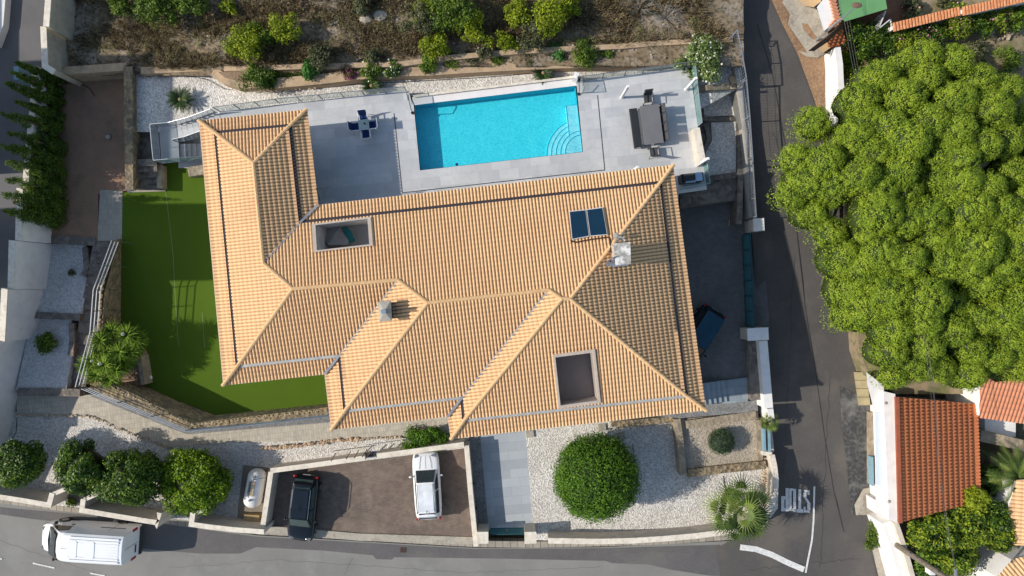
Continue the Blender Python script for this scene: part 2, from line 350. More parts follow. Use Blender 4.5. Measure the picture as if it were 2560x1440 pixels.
def tilemat(name, cols, rough=.8, moss=None):
    m = bpy.data.materials.new(name); m.use_nodes = True; nt = m.node_tree; b = nt.nodes['Principled BSDF']
    uv = nd(nt, 'ShaderNodeUVMap'); fl = nd(nt, 'ShaderNodeVectorMath', operation='FLOOR'); nt.links.new(uv.outputs[0], fl.inputs[0])
    wn = nd(nt, 'ShaderNodeTexWhiteNoise', noise_dimensions='2D'); nt.links.new(fl.outputs[0], wn.inputs['Vector'])
    cr = nd(nt, 'ShaderNodeValToRGB'); e = cr.color_ramp.elements
    while len(e) < len(cols): e.new(.5)
    for i, c in enumerate(cols): e[i].position = i/(len(cols)-1); e[i].color = (*c, 1)
    geo = nd(nt, 'ShaderNodeNewGeometry'); n = nd(nt, 'ShaderNodeTexNoise', i_Scale=.35, i_Detail=5.); nt.links.new(geo.outputs['Position'], n.inputs['Vector'])
    a = nd(nt, 'ShaderNodeMath', operation='MULTIPLY_ADD'); nt.links.new(n.outputs[0], a.inputs[0]); a.inputs[1].default_value = 1.1; a.inputs[2].default_value = -.3
    a2 = nd(nt, 'ShaderNodeMath', operation='MULTIPLY_ADD'); nt.links.new(wn.outputs[0], a2.inputs[0]); a2.inputs[1].default_value = .22; nt.links.new(a.outputs[0], a2.inputs[2])
    nt.links.new(a2.outputs[0], cr.inputs[0]); out = cr.outputs[0]
    n2 = nd(nt, 'ShaderNodeTexNoise', i_Scale=8., i_Detail=4.); nt.links.new(geo.outputs['Position'], n2.inputs['Vector'])
    r2 = nd(nt, 'ShaderNodeMapRange', i_From_Min=.55, i_From_Max=.75, i_To_Max=.45 if not moss else .8); nt.links.new(n2.outputs[0], r2.inputs[0])
    out = mixc(nt, r2.outputs[0], out, moss or tuple(v*.6 for v in cols[0]))
    # darker in the channels between the covers; the overlap band carries no weight
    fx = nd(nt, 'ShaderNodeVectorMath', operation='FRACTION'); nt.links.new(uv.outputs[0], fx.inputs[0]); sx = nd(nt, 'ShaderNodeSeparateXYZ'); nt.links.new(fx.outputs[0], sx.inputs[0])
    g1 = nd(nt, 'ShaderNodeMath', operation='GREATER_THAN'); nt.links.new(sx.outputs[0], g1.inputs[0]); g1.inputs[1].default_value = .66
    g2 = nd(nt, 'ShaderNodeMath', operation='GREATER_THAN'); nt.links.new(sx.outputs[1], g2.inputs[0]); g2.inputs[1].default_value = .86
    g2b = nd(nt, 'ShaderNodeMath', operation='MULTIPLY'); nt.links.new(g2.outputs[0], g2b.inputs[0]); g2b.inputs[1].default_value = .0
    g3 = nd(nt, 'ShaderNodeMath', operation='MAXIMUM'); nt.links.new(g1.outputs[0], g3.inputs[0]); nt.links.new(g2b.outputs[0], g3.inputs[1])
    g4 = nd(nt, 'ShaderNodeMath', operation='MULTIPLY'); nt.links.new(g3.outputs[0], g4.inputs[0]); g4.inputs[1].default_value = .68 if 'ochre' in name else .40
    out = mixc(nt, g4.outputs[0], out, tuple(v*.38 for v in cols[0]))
    nt.links.new(out, b.inputs['Base Color']); b.inputs['Roughness'].default_value = rough; b.inputs['Specular IOR Level'].default_value = .25
    MATS[name] = m; return m
M_tile = tilemat('ochre_roof_tile', [(.64, .38, .20), (.71, .44, .235), (.73, .465, .245), (.68, .41, .225), (.76, .49, .28)])
M_tiler = tilemat('red_roof_tile', [(.64, .20, .075), (.70, .235, .09), (.58, .175, .07)], moss=(.30, .14, .08))
M_tiles = tilemat('salmon_roof_tile', [(.55, .22, .12), (.62, .28, .16), (.50, .19, .10)])
M_cap = mat('ridge_tile', (.70, .47, .25), (.62, .38, .19), 4, speck=(.5, .33, .18), sscale=9)

# ---------------------------------------------------------------- ground and roads
MB().add([(-900, -900, -1.2), (900, -900, -1.2), (900, 900, -1.2), (-900, 900, -1.2)], [(0, 1, 2, 3)]).build('ground', M_ground, kind='structure')
slab('street', [(-500, 1215), (0, 1258), (300, 1291), (640, 1338), (1190, 1370), (1500, 1368), (1830, 1352), (1960, 1330), (2300, 1330), (3200, 1500), (3200, 2000), (-500, 2000)], 0, M_asph)
slab('asphalt_patch', [(0, 1268), (300, 1296), (640, 1342), (1190, 1373), (1500, 1371), (1800, 1362), (1790, 1392), (1650, 1402), (1500, 1402), (1280, 1397), (985, 1393), (980, 1399), (940, 1398), (932, 1388), (800, 1376), (640, 1368), (600, 1384), (500, 1384), (330, 1370), (290, 1318), (100, 1300), (0, 1286)], .012, M_asphd, bot=-.02)
slab('stained_asphalt', [(1510, 1386), (1560, 1378), (1660, 1378), (1795, 1386), (1800, 1412), (1830, 1440), (1780, 1440), (1680, 1425), (1620, 1411), (1530, 1408), (1508, 1400)], .020, M_asphd, bot=-.02)
ZR = lambda py: interp(py, [-400, 0, 700, 1250, 1440, 3000], [4.6, 3.4, 1.2, .06, .028, .028])
LE = lambda y: interp(y, [-400, 0, 40, 100, 300, 600, 1000, 1180, 1300, 1345, 1370, 1440, 1700], [1700, 1778, 1800, 1838, 1862, 1880, 1915, 1935, 1925, 1840, 1790, 1800, 1900])
RE = lambda y: interp(y, [-400, 0, 60, 140, 250, 500, 870, 920, 1010, 1180, 1280, 1440, 1700], [1820, 1935, 1962, 2002, 2042, 2110, 2128, 2140, 2170, 2186, 2192, 2200, 2240])
ys = [-400, -150, 0, 40, 100, 200, 300, 420, 540, 700, 860, 1000, 1100, 1180, 1250, 1300, 1345, 1370, 1440, 1700]
ribbon('side_road', [[(LE(y), y, ZR(y)), ((LE(y)+RE(y))/2, y, ZR(y)), (RE(y), y, ZR(y))] for y in ys], M_roadd, sub=2)
def strip(name, pts, w, m, zf, dz=.012, kind='structure', **kw):
    """painted line or seam lying just over the road"""
    L, R = band(pts, [zf(y)+dz for x, y in pts], w)
    return MB().add(L+R, [(i, i+1, len(L)+i+1, len(L)+i) for i in range(len(L)-1)]).build(name, m, kind=kind, **kw)
seam = mat('road_seam', (.045, .043, .045))
strip('road_seam', [(1893, 60), (1905, 100), (1930, 180), (1952, 300), (1975, 430), (1990, 560), (2012, 760), (2035, 900), (2060, 1080), (2085, 1230), (2110, 1330)], .05, seam, ZR)
darkp = mat('fresh_asphalt', (.05, .048, .046), (.04, .038, .037), 1, speck=(.11, .1, .09), sscale=7, samt=.5)
def zpoly(name, pts, m, dz=.012, kind='structure', zf=ZR):
    q = [P(x, y, zf(y)+dz) for x, y in pts]
    from mathutils.geometry import tessellate_polygon
    return MB().add(q, [tuple(t) for t in tessellate_polygon([q])]).build(name, m, kind=kind)
M_apr = mat('blotchy_asphalt', (.062, .06, .06), (.045, .045, .046), 1.2, speck=(.16, .16, .155), sscale=5, samt=.45, third=(.20, .195, .185), tscale=.55)
slab('asphalt_apron', [(2100, 965), (2140, 985), (2172, 1012), (2178, 1040), (2182, 1215), (2150, 1225), (2130, 1290), (2118, 1170), (2104, 1060)], [ZR(y)+.03 for y in (965, 985, 1012, 1040, 1215, 1225, 1290, 1170, 1060)], M_apr, bot=-.3)
# painted lines and the word STOP, read by drivers coming down the hill
strip('white_line', [(2036, 1216), (2034, 1300), (2030, 1350), (2020, 1400), (2014, 1432)], .12, M_white, ZR, .02)
strip('give_way_line', [(1850, 1368), (1890, 1373), (1930, 1387), (1970, 1407), (2010, 1424)], .38, M_white, ZR, .026)
for a, b in (((0, 1396), (5, 1399)), ((82, 1408), (136, 1420)), ((225, 1433), (262, 1440))):
    strip('worn_road_dash', [a, b], .1, M_white, lambda y: 0., .03)
def letter(bars):
    b = MB()
    for i, (x0, y0, x1, y1, sk) in enumerate(bars):
        q = [P(x, y, ZR(y)+.02+.0015*i) for x, y in ((x0, y0), (x1, y0+(x1-x0)*.06), (x1+sk, y1+(x1-x0)*.06), (x0+sk, y1))]; b.add(q, [(0, 1, 2, 3)])
    return b
word = thing('road_word', 'white painted word STOP on the dark side road by the curved wall', 'road marking', P(1989, 1250, ZR(1250)+.01))
letter([(1953, 1240, 1961, 1278, 0), (1961, 1270, 1965, 1278, 0), (1964, 1220, 1972, 1278, 0), (1957, 1240, 1965, 1249, 0)]).build('letter_p', M_white, word)
letter([(1973, 1221, 1979, 1277, 0), (1983, 1222, 1990, 1279, 0), (1977, 1221, 1984, 1227, 0), (1977, 1271, 1984, 1277, 0)]).build('letter_o', M_white, word)
letter([(1996, 1223, 2003, 1281, 0), (1991, 1272, 2008, 1281, 0)]).build('letter_t', M_white, word)
letter([(2011, 1225, 2024, 1231, 0), (2009, 1231, 2016, 1243, 0), (2009, 1243, 2016, 1258, 10), (2018, 1258, 2026, 1275, 0), (2009, 1275, 2024, 1281, 0), (2009, 1267, 2014, 1275, 0), (2019, 1231, 2024, 1237, 0)]).build('letter_s', M_white, word)
sg = MB(); 
slab('street_edge_kerb', [(-200, 1228), (0, 1247), (140, 1264), (300, 1281), (500, 1307), (650, 1324), (1190, 1352), (1340, 1354), (1500, 1352), (1660, 1347), (1830, 1334), (1836, 1349), (1660, 1361), (1500, 1366), (1340, 1369), (1190, 1368), (650, 1336), (500, 1320), (300, 1294), (140, 1276), (0, 1258), (-200, 1240)], .13, M_kerb)
dr = thing('drain_grate', 'small rusty drain grate set in the dark asphalt by the kerb', 'drain', P(1008, 1375, .02))
MB().box(P(1008, 1375, .022), (.40, .36, .02), -.05).build('grate_plate', mat('rust', (.12, .07, .05)), dr)
b = MB()
for k in range(6): b.box(P(1008, 1375, .036)+Vector(((k-2.5)*.06, 0, 0)), (.022, .30, .012), -.05)
b.build('grate_bar', M_dark, dr)

mh = thing('manhole_cover', 'round grey manhole cover in the dark asphalt behind the van', 'manhole cover', P(296, 1307, .01)); MB().tube([P(296, 1307, .0), P(296, 1307, .022)], .30, 20).build('cover', M_conc, mh); MB().tube([P(296, 1307, .0), P(296, 1307, .018)], .35, 20).build('ring', M_gut, mh)
gc = random.Random(4); crk = mat('asphalt_crack', (.13, .125, .12))
for (x0, y0, x1, y1, w_) in ((0, 1352, 260, 1440, .014), (420, 1420, 700, 1400, .016), (700, 1400, 1180, 1432, .018), (1180, 1432, 1500, 1418, .015), (880, 1396, 860, 1440, .014)):
    n = 26; pts_ = [(x0+(x1-x0)*k/n+gc.uniform(-3, 3), y0+(y1-y0)*k/n+gc.uniform(-2.5, 2.5)) for k in range(n+1)]; strip('asphalt_crack', pts_, w_, crk, lambda y: 0., .006)
for (x0, y0, x1, y1, w_) in ((1985, 640, 1960, 1180, .016), (2075, 940, 2050, 1420, .016), (1930, 330, 2030, 520, .014), (1870, 1425, 2150, 1395, .016)):
    n = 26; pts_ = [(x0+(x1-x0)*k/n+gc.uniform(-3, 3), y0+(y1-y0)*k/n+gc.uniform(-3, 3)) for k in range(n+1)]; strip('asphalt_crack', pts_, w_, seam, ZR, .016)
# parking bay in front of the house
slab('parking_floor', [(690, 1160), (1170, 1105), (1190, 1345), (672, 1325)], .03, M_park)
slab('parking_apron', [(660, 1314), (900, 1334), (1180, 1343), (1190, 1362), (900, 1352), (650, 1331)], .145, M_conc)
slab('front_path', [(1190, 1085), (1330, 1070), (1345, 1325), (1215, 1325)], .06, M_path)
slab('gravel_strip', [(1168, 1098), (1200, 1090), (1222, 1325), (1190, 1325)], .09, M_gravd)
slab('front_gravel', [(1313, 1060), (1720, 1020), (1900, 1150), (1945, 1160), (1945, 1270), (1900, 1330), (1800, 1345), (1500, 1356), (1335, 1350)], .10, M_gravw)
slab('west_gravel', [(-60, 1030), (230, 1030), (300, 1060), (430, 1110), (560, 1105), (700, 1100), (1010, 1095), (1175, 1085), (1165, 1120), (690, 1180), (660, 1330), (500, 1310), (300, 1285), (0, 1250), (-60, 1240)], .10, M_gravw)
slab('paved_path', [(42, 985), (250, 985), (480, 1070), (820, 1025), (1130, 1020), (1130, 1082), (1008, 1092), (700, 1104), (560, 1107), (420, 1117), (300, 1072), (225, 1037), (42, 1036)], .28, M_paver)
slab('dark_gravel_strip', [(240, 985), (480, 1070), (820, 1020), (830, 1045), (820, 1056), (470, 1086), (440, 1076), (225, 990)], .31, M_gravd)
slab('north_west_terrace', [(150, 175), (322, 170), (325, 480), (245, 485), (247, 602), (120, 600), (120, 300)], 1.8, M_terr)
slab('grey_paved_terrace', [(250, 474), (306, 478), (304, 602), (244, 602)], 1.83, M_paverl)
slab('artificial_lawn', [(300, 478), (396, 478), (396, 400), (640, 400), (640, 700), (880, 700), (880, 1016), (818, 1012), (540, 1037), (345, 965), (300, 850)], 1.8, M_turf)
ribbon('north_gravel', [[(335, 182, 2.9), (430, 182, 2.9), (540, 175, 3.05), (700, 185, 3.5), (1000, 160, 3.6), (1034, 158, 3.6), (1440, 128, 3.6), (1650, 115, 3.5), (1850, 100, 3.3)],
    [(335, 330, 2.9), (430, 330, 2.9), (540, 330, 2.9), (700, 290, 3.5), (1000, 250, 3.6), (1034, 240, 3.6), (1440, 191, 3.6), (1650, 330, 3.4), (1850, 218, 3.3)]], M_gravw, sub=3)
slab('side_garden', [(1700, 160), (1850, 214), (1856, 445), (1840, 500), (1700, 520)], 2.1, M_stoned)
slab('side_gravel_bed', [(1758, 232), (1838, 228), (1838, 288), (1760, 292)], 2.16, M_gravw, bot=1)
slab('side_gravel_bed', [(1778, 306), (1840, 304), (1840, 430), (1770, 440), (1762, 385), (1780, 350)], 2.16, M_gravw, bot=1)
slab('driveway', [(1500, 440), (1855, 440), (1872, 560), (1905, 580), (1925, 820), (1885, 845), (1880, 960), (1600, 1010)], [1.15, 1.15, 1.15, 1.2, 1.2, 1.12, 1.12, 1.1], M_drive)
slab('drain_cover', [(1822, 551), (1836, 551), (1836, 564), (1822, 564)], 1.17, M_conc, bot=1)

# scrubland to the north
Zs = lambda x, y: interp(x, [-200, 190, 400, 700, 1900], [2.4, 2.6, 3.4, 4.3, 4.5])+interp(y, [-400, 0, 170], [1.2, .3, 0])
ribbon('scrub_ground', [[(x, y, Zs(x, y)) for x in (120, 300, 500, 800, 1100, 1400, 1700, 1860)] for y in (-420, -200, 0, 90, 168)]+[[(x, 190-(x-500)*.07 if x > 500 else 190, Zs(x, 180)-.25) for x in (120, 300, 500, 800, 1100, 1400, 1700, 1860)]], M_scrub, sub=9, noise=.16)
ribbon('roadside_dirt', [[(RE(y)-6, y, ZR(y)+.06), (RE(y)+60, y, ZR(y)+.05), (RE(y)+160, y, ZR(y)+.04)] for y in (-400, -100, 0, 60, 140, 250, 330)], M_dirt, sub=5, noise=.02)
cz = [(1985, -30), (1955, 5), (1975, 35), (1970, 60), (1990, 90), (2005, 110), (2020, 135), (2045, 142), (2075, 132), (2052, 110), (2075, 95), (2060, 60), (2040, 20), (2040, -30)]
zpoly('concrete_patch', cz, M_conc, dz=.12)
zpoly('bare_hollow', [(2005, 58), (2020, 60), (2032, 80), (2042, 92), (2036, 100), (2024, 92), (2008, 72)], M_dirt, dz=.135)
zpoly('concrete_patch', [(1995, 128), (2010, 130), (2030, 136), (2052, 138), (2045, 145), (2015, 141)], M_conc, dz=.13)
slab('neighbour_garden', [(2060, -300), (3100, -300), (3100, 985), (2240, 985), (2172, 940), (2150, 880), (2120, 600), (2085, 240), (2070, 60)], 2.2, mat('garden_soil', (.30, .23, .15), (.22, .17, .10), .7, speck=(.12, .12, .05), sscale=3, samt=.7, third=(.13, .15, .05), tscale=.35))
slab('neighbour_yard', [(2150, 905), (3100, 905), (3100, 1700), (2290, 1700), (2212, 1300), (2190, 1250)], .3, mat('yard_soil', (.16, .12, .08), (.09, .08, .05), .7, speck=(.06, .07, .03), sscale=4, samt=.7))
slab('left_street', [(-900, -500), (112, -500), (112, 90), (60, 600), (10, 860), (-60, 1130), (-900, 1130)], 2.45, mat('left_asphalt', (.14, .135, .135), (.11, .107, .107), .5, speck=(.17, .165, .165), sscale=20))
slab('left_low_street', [(-900, 1135), (-62, 1135), (-62, 1240), (-900, 1240)], .05, M_asph)

# ---------------------------------------------------------------- the pool deck and the pool
DK = 4.2
deck = slab('pool_deck', [(548, 278), (1020, 226), (1028, 250), (1034, 262), (1050, 426), (1458, 380), (1440, 192), (1447, 204), (1724, 166), (1745, 318), (1766, 464), (1697, 476), (1690, 600), (800, 640), (600, 640), (562, 420), (556, 318)], DK, M_deck, bot=.2)
MB().prism([P(1697, 476, 4.02), P(1766, 464, 4.02), P(1767, 474, 4.02), P(1698, 484, 4.02)], [P(1697, 476, 3.6), P(1766, 464, 3.6), P(1767, 474, 3.6), P(1698, 484, 3.6)]).build('deck_edge_beam', M_wwhite, kind='structure')
MB().prism([P(x, y, 3.9) for x, y in ((1600, 476), (1758, 462), (1760, 470), (1600, 486))], [P(x, y, 1) for x, y in ((1600, 476), (1758, 462), (1760, 470), (1600, 486))]).build('deck_wall', M_wwhite, kind='structure')
for a, b_ in (((985, 283), (1006, 482)), ((1006, 482), (1512, 425)), ((1494, 238), (1512, 425))):
    strip('slot_drain', [a, b_], .055, M_slot, lambda y: DK, .006)
pool = thing('swimming_pool', 'turquoise swimming pool with curved corner steps, let into the pale deck', 'pool', P(1245, 310, 2.9))
M_poolt = mat('pool_mosaic', (.06, .68, .76), (.045, .63, .72), 1.2, speck=(.03, .57, .70), sscale=9, samt=.4, rough=.5)
M_poolw = mat('pool_wall_mosaic', (.01, .42, .55), (.01, .38, .50), 2, rough=.5)
M_pools = mat('pool_step_mosaic', (.26, .70, .76), (.20, .66, .74), 2, rough=.5)
M_coping = mat('pool_ledge', (.74, .72, .71), (.70, .66, .64), 1.5)
A, B_, C_, D_ = (1034, 262), (1440, 213), (1458, 380), (1050, 426)
fl = 3.25
pa = [P(*q, 4.18) for q in (A, B_, C_, D_)]
MB().prism([Vector((p.x, p.y, fl)) for p in pa], [Vector((p.x, p.y, fl-.2)) for p in pa]).build('basin_floor', M_poolt, pool)
b = MB()
for i in range(4):
    p, q = pa[i], pa[(i+1) % 4]; m_ = sum(pa, Vector())/4; ip = p+(m_-p).normalized()*.05; iq = q+(m_-q).normalized()*.05
    b.add([Vector((ip.x, ip.y, fl)), Vector((iq.x, iq.y, fl)), Vector((iq.x, iq.y, 4.16)), Vector((ip.x, ip.y, 4.16))], [(0, 1, 2, 3)])
b.build('basin_wall', M_poolw, pool)
# pale ledge along the north side, and its outer coping
MB().prism([P(x, y, 4.15) for x, y in ((1030, 243), (1436, 194), (1442, 214), (1034, 263))], [P(x, y, 3.0) for x, y in ((1030, 243), (1436, 194), (1442, 214), (1034, 263))]).build('north_ledge', M_coping, pool)
MB().prism([P(x, y, 4.30) for x, y in ((1032, 238), (1438, 189), (1440, 194.5), (1034, 243.5))], [P(x, y, 3.0) for x, y in ((1032, 238), (1438, 189), (1440, 194.5), (1034, 243.5))]).build('north_coping', M_creamc, pool)
cor = P(1457, 380, 4.1); ex = (P(*D_, 4.1)-cor).normalized(); ey = (P(*B_, 4.1)-cor).normalized()
for k, r in enumerate((2.15, 1.88, 1.60, 1.33, 1.06)):
    z = fl+.16*(k+1); ring = [cor+ex*.03+ey*.03]+[cor+ex*(r*math.cos(t))+ey*(r*math.sin(t)) for t in [i*PI/2/24 for i in range(25)]]
    top = [Vector((p.x, p.y, z)) for p in ring]; MB().prism(top, [Vector((p.x, p.y, fl)) for p in ring]).build('step', M_pools, pool)
    MB().tube([Vector((p.x, p.y, z+.005)) for p in ring[1:]], .022, 5).build('step_edge', M_poolw, pool)
ring = [cor+ex*x+ey*y for x, y in ((.03, .03), (.70, .03), (.70, 2.95), (.03, 2.95))]
MB().prism([Vector((p.x, p.y, fl+.62)) for p in ring], [Vector((p.x, p.y, fl)) for p in ring]).build('bench_ledge', M_pools, pool)
MB().tube([Vector((p.x, p.y, fl+.625)) for p in (ring[1], ring[2], ring[3])], .02, 5).build('step_edge', M_poolw, pool)
ring = [cor+ex*.03+ey*.03]+[cor+ex*(.5*math.cos(t))+ey*(.5*math.sin(t)) for t in [i*PI/2/10 for i in range(11)]]
MB().prism([Vector((p.x, p.y, fl+.78)) for p in ring], [Vector((p.x, p.y, fl)) for p in ring]).build('step', M_pools, pool)
MB().tube([Vector((p.x, p.y, fl+.785)) for p in ring[1:]], .02, 5).build('step_edge', M_poolw, pool)
def watermat():
    m = bpy.data.materials.new('pool_water'); m.use_nodes = True; nt = m.node_tree; nt.nodes.remove(nt.nodes['Principled BSDF'])
    geo = nd(nt, 'ShaderNodeNewGeometry'); n = nd(nt, 'ShaderNodeTexNoise', i_Scale=2.2, i_Detail=2.); nt.links.new(geo.outputs['Position'], n.inputs['Vector'])
    ad = nd(nt, 'ShaderNodeVectorMath', operation='MULTIPLY_ADD'); nt.links.new(n.outputs[1], ad.inputs[0]); ad.inputs[1].default_value = (.5, .5, .5); nt.links.new(geo.outputs['Position'], ad.inputs[2])
    mp = nd(nt, 'ShaderNodeMapping'); mp.inputs['Rotation'].default_value = (0, 0, .5); mp.inputs['Scale'].default_value = (4.6, 8.2, 1); nt.links.new(ad.outputs[0], mp.inputs[0])
    v = nd(nt, 'ShaderNodeTexVoronoi', feature='DISTANCE_TO_EDGE', i_Scale=1.); nt.links.new(mp.outputs[0], v.inputs['Vector'])
    cr = nd(nt, 'ShaderNodeValToRGB'); cr.color_ramp.elements[0].position = 0; cr.color_ramp.elements[0].color = (1, 1, 1, 1); cr.color_ramp.elements[1].position = .32; cr.color_ramp.elements[1].color = (.60, .84, .90, 1)  # ripple caustics painted as a bright web in the transparency colour
    nt.links.new(v.outputs['Distance'], cr.inputs[0])
    t = nd(nt, 'ShaderNodeBsdfTransparent'); nt.links.new(cr.outputs[0], t.inputs[0])
    w = nd(nt, 'ShaderNodeTexNoise', i_Scale=5., i_Detail=3.); nt.links.new(geo.outputs['Position'], w.inputs['Vector'])
    bp = nd(nt, 'ShaderNodeBump', i_Strength=.5); bp.inputs['Distance'].default_value = .06; nt.links.new(w.outputs[0], bp.inputs['Height'])
    g = nd(nt, 'ShaderNodeBsdfGlossy'); g.inputs['Roughness'].default_value = .05; nt.links.new(bp.outputs[0], g.inputs['Normal'])
    fr = nd(nt, 'ShaderNodeFresnel'); fr.inputs[0].default_value = 1.33; nt.links.new(bp.outputs[0], fr.inputs['Normal'])
    mx = nd(nt, 'ShaderNodeMixShader'); nt.links.new(fr.outputs[0], mx.inputs[0]); nt.links.new(t.outputs[0], mx.inputs[1]); nt.links.new(g.outputs[0], mx.inputs[2])
    nt.links.new(mx.outputs[0], nt.nodes['Material Output'].inputs[0]); return m
MB().add([P(*q, 4.13) for q in ((1034.5, 263), (1440, 214), (1457.5, 379.5), (1050.5, 425.5))], [(0, 1, 2, 3)]).build('water', watermat(), pool)
sk = MB(); sk.tube([P(1142, 411, 4.0), P(1142, 411, 4.16)], .09, 10); sk.build('skimmer_float', mat('navy_plastic', (.01, .03, .09)), pool)

for pts_ in ([(414, 480), (424, 560), (433, 640), (438, 740), (446, 865)], [(505, 780), (512, 870)]): strip('turf_seam', pts_, .03, mat('turf_joint', (.22, .27, .12)), lambda y: 1.8, .006)
# ---------------------------------------------------------------- the villa
ZE = 7.2; TP = .16
villa = thing('villa', 'large hip roofed villa with ochre barrel tiles beside the turquoise pool', 'house', P(1150, 690, 0))
E_ = dict(A=(497, 301), B=(768, 273), C=(796, 512), D=(1683, 412), E=(1765, 1026), F=(1127, 1098), G=(1118.5, 1042), H=(828, 1075), I=(811, 936), J=(558, 964))
def plane(a, b, inside, ze=ZE, tp=TP):
    a, b, c = P(*a, ze), P(*b, ze), P(*inside, ze); e = (b-a).normalized(); s = Vector((-e.y, e.x, 0))
    if s.dot(c-a) < 0: s = -s
    d = (s+Vector((0, 0, tp))).normalized(); n = e.cross(d); n = n if n.z > 0 else -n
    return a, e, d, n
def onplane(pl, px):
    a, e, d, n = pl; cpos = Vector((0, 0, HC)); r = P(*px, 0)-cpos; t = (a-cpos).dot(n)/r.dot(n); p = cpos+r*t
    return p, (p-a).dot(e), (p-a).dot(d)
def tiles(name, pl, poly, m, parent, w=.19, c=.27, hole=None, hgt=.055, lift=0., lip=.012):
    """barrel tiles: convex courses over channels, cut to the outline of the slope"""
    a, e, d, n = pl; uv = [onplane(pl, q)[1:] for q in poly]; us = [q[0] for q in uv]
    def rngs(pts, u):
        lo = np.full(len(u), np.inf); hi = np.full(len(u), -np.inf)
        for (u0, v0), (u1, v1) in zip(pts, pts[1:]+pts[:1]):
            if abs(u1-u0) < 1e-6: continue
            k = (u-u0)/(u1-u0); ok = (k >= -1e-9) & (k <= 1+1e-9); v = v0+(v1-v0)*k
            lo = np.where(ok, np.minimum(lo, v), lo); hi = np.where(ok, np.maximum(hi, v), hi)
        return lo, hi
    fr = np.array([0, .07, .19, .34, .49, .61, .68, .84]); ph = np.array([.0, .55, .88, 1, .88, .55, 0, -.1])*hgt
    k0, k1 = math.floor(min(us)/w)-1, math.ceil(max(us)/w)+1
    u = np.concatenate([(k+fr)*w for k in range(k0, k1)]); h = np.tile(ph, k1-k0); iscov = np.tile((ph > .001).astype(float), k1-k0)
    sel = (u > min(us)) & (u < max(us)); ends = np.array([min(us)+1e-4, max(us)-1e-4])
    he = np.interp(ends, u, h); u2 = np.concatenate([u[sel], ends]); h2 = np.concatenate([h[sel], he]); o = np.argsort(u2); u2, h2 = u2[o], h2[o]
    lo, hi = rngs(uv, u2); sets = [(u2, h2, lo, hi)]
    if hole:
        hv = [onplane(pl, q)[1:] for q in hole]; hu = [q[0] for q in hv]; i1 = np.searchsorted(u2, min(hu)); i2 = np.searchsorted(u2, max(hu))
        s = slice(i1, i2); ui = u2[s]; hl, hh = rngs(hv, ui)
        sets = [(u2[:i1+1], h2[:i1+1], lo[:i1+1], hi[:i1+1]), (u2[i2-1:], h2[i2-1:], lo[i2-1:], hi[i2-1:]), (ui, h2[s], lo[s], np.minimum(hi[s], hl)), (ui, h2[s], np.maximum(lo[s], hh), hi[s])]
    Vs = []; Fs = []; Us = []; off = 0; a_, e_, d_, n_ = (np.array(x) for x in (a, e, d, n))
    for uu, hh, l, g in sets:
        if len(uu) < 2: continue
        c0, c1 = math.floor(np.min(l)/c)-1, math.ceil(np.max(g)/c)+1; rows = []
        for k in range(c0, c1): rows += [(k*c, lip, k), ((k+1)*c-.034, .003, k), ((k+1)*c-.001, 0., k)]
        rv = np.array([r[0] for r in rows]); ro = np.array([r[1] for r in rows]); nu, nr = len(uu), len(rv)
        V2 = np.clip(rv[None, :], l[:, None], np.maximum(g, l)[:, None])
        fl_ = (V2/c-np.floor(V2/c+1e-6)); raw = ro[None, :]+0*V2; clipped = np.abs(V2-rv[None, :]) > 1e-9; offs = np.where(clipped, lip*(1-np.clip(fl_, 0, 1)), raw)
        Hh = hh[:, None]+offs*(1.0 if True else 0)+lift
        pos = a_+uu[:, None, None]*e_+V2[:, :, None]*d_+Hh[:, :, None]*n_
        I = np.arange(nu*nr).reshape(nu, nr); q = np.stack([I[:-1, :-1], I[1:, :-1], I[1:, 1:], I[:-1, 1:]], -1).reshape(-1, 4)
        dv = np.stack([V2[:-1, 1:]-V2[:-1, :-1], V2[1:, 1:]-V2[1:, :-1]]).max(0).ravel()
        rk = np.tile(np.array([r[2] for r in rows[:-1]]), nu-1); keep = dv > 2e-4
        q = q[keep]; um = ((uu[:-1]+uu[1:])/2/w)[:, None].repeat(nr-1, 1).ravel()[keep]; vm = (V2[:-1, :-1]+V2[:-1, 1:]+V2[1:, :-1]+V2[1:, 1:]).ravel()[keep]/4/c
        Vs.append(pos.reshape(-1, 3)); Fs.append(q+off); Us.append(np.repeat(np.stack([um+40.0, vm+40.0], 1), 4, 0)); off += nu*nr
    return npmesh(name, np.concatenate(Vs), np.concatenate(Fs), m, parent, np.concatenate(Us))
mid = (1150, 700)
G_ = dict(nw=(543, 335), ne=(722, 318), wc=(748, 560), e1=(1647, 461), e2=(1712, 987), f=(1163, 1047), g=(1158, 990), h=(866, 1023), i=(852, 885), j=(597, 912))
N_ = dict(a=(635, 408), b=(660, 658), c=(733, 722), d=(995, 700), e=(1070, 757), f=(1372, 725), g=(1405, 747), h=(1425, 747))
hole1 = [(786, 562), (925, 545), (930, 613), (790, 629)]; hole2 = [(1384, 889), (1484, 876), (1498, 1003), (1398, 1017)]
E, G, N = E_, G_, N_
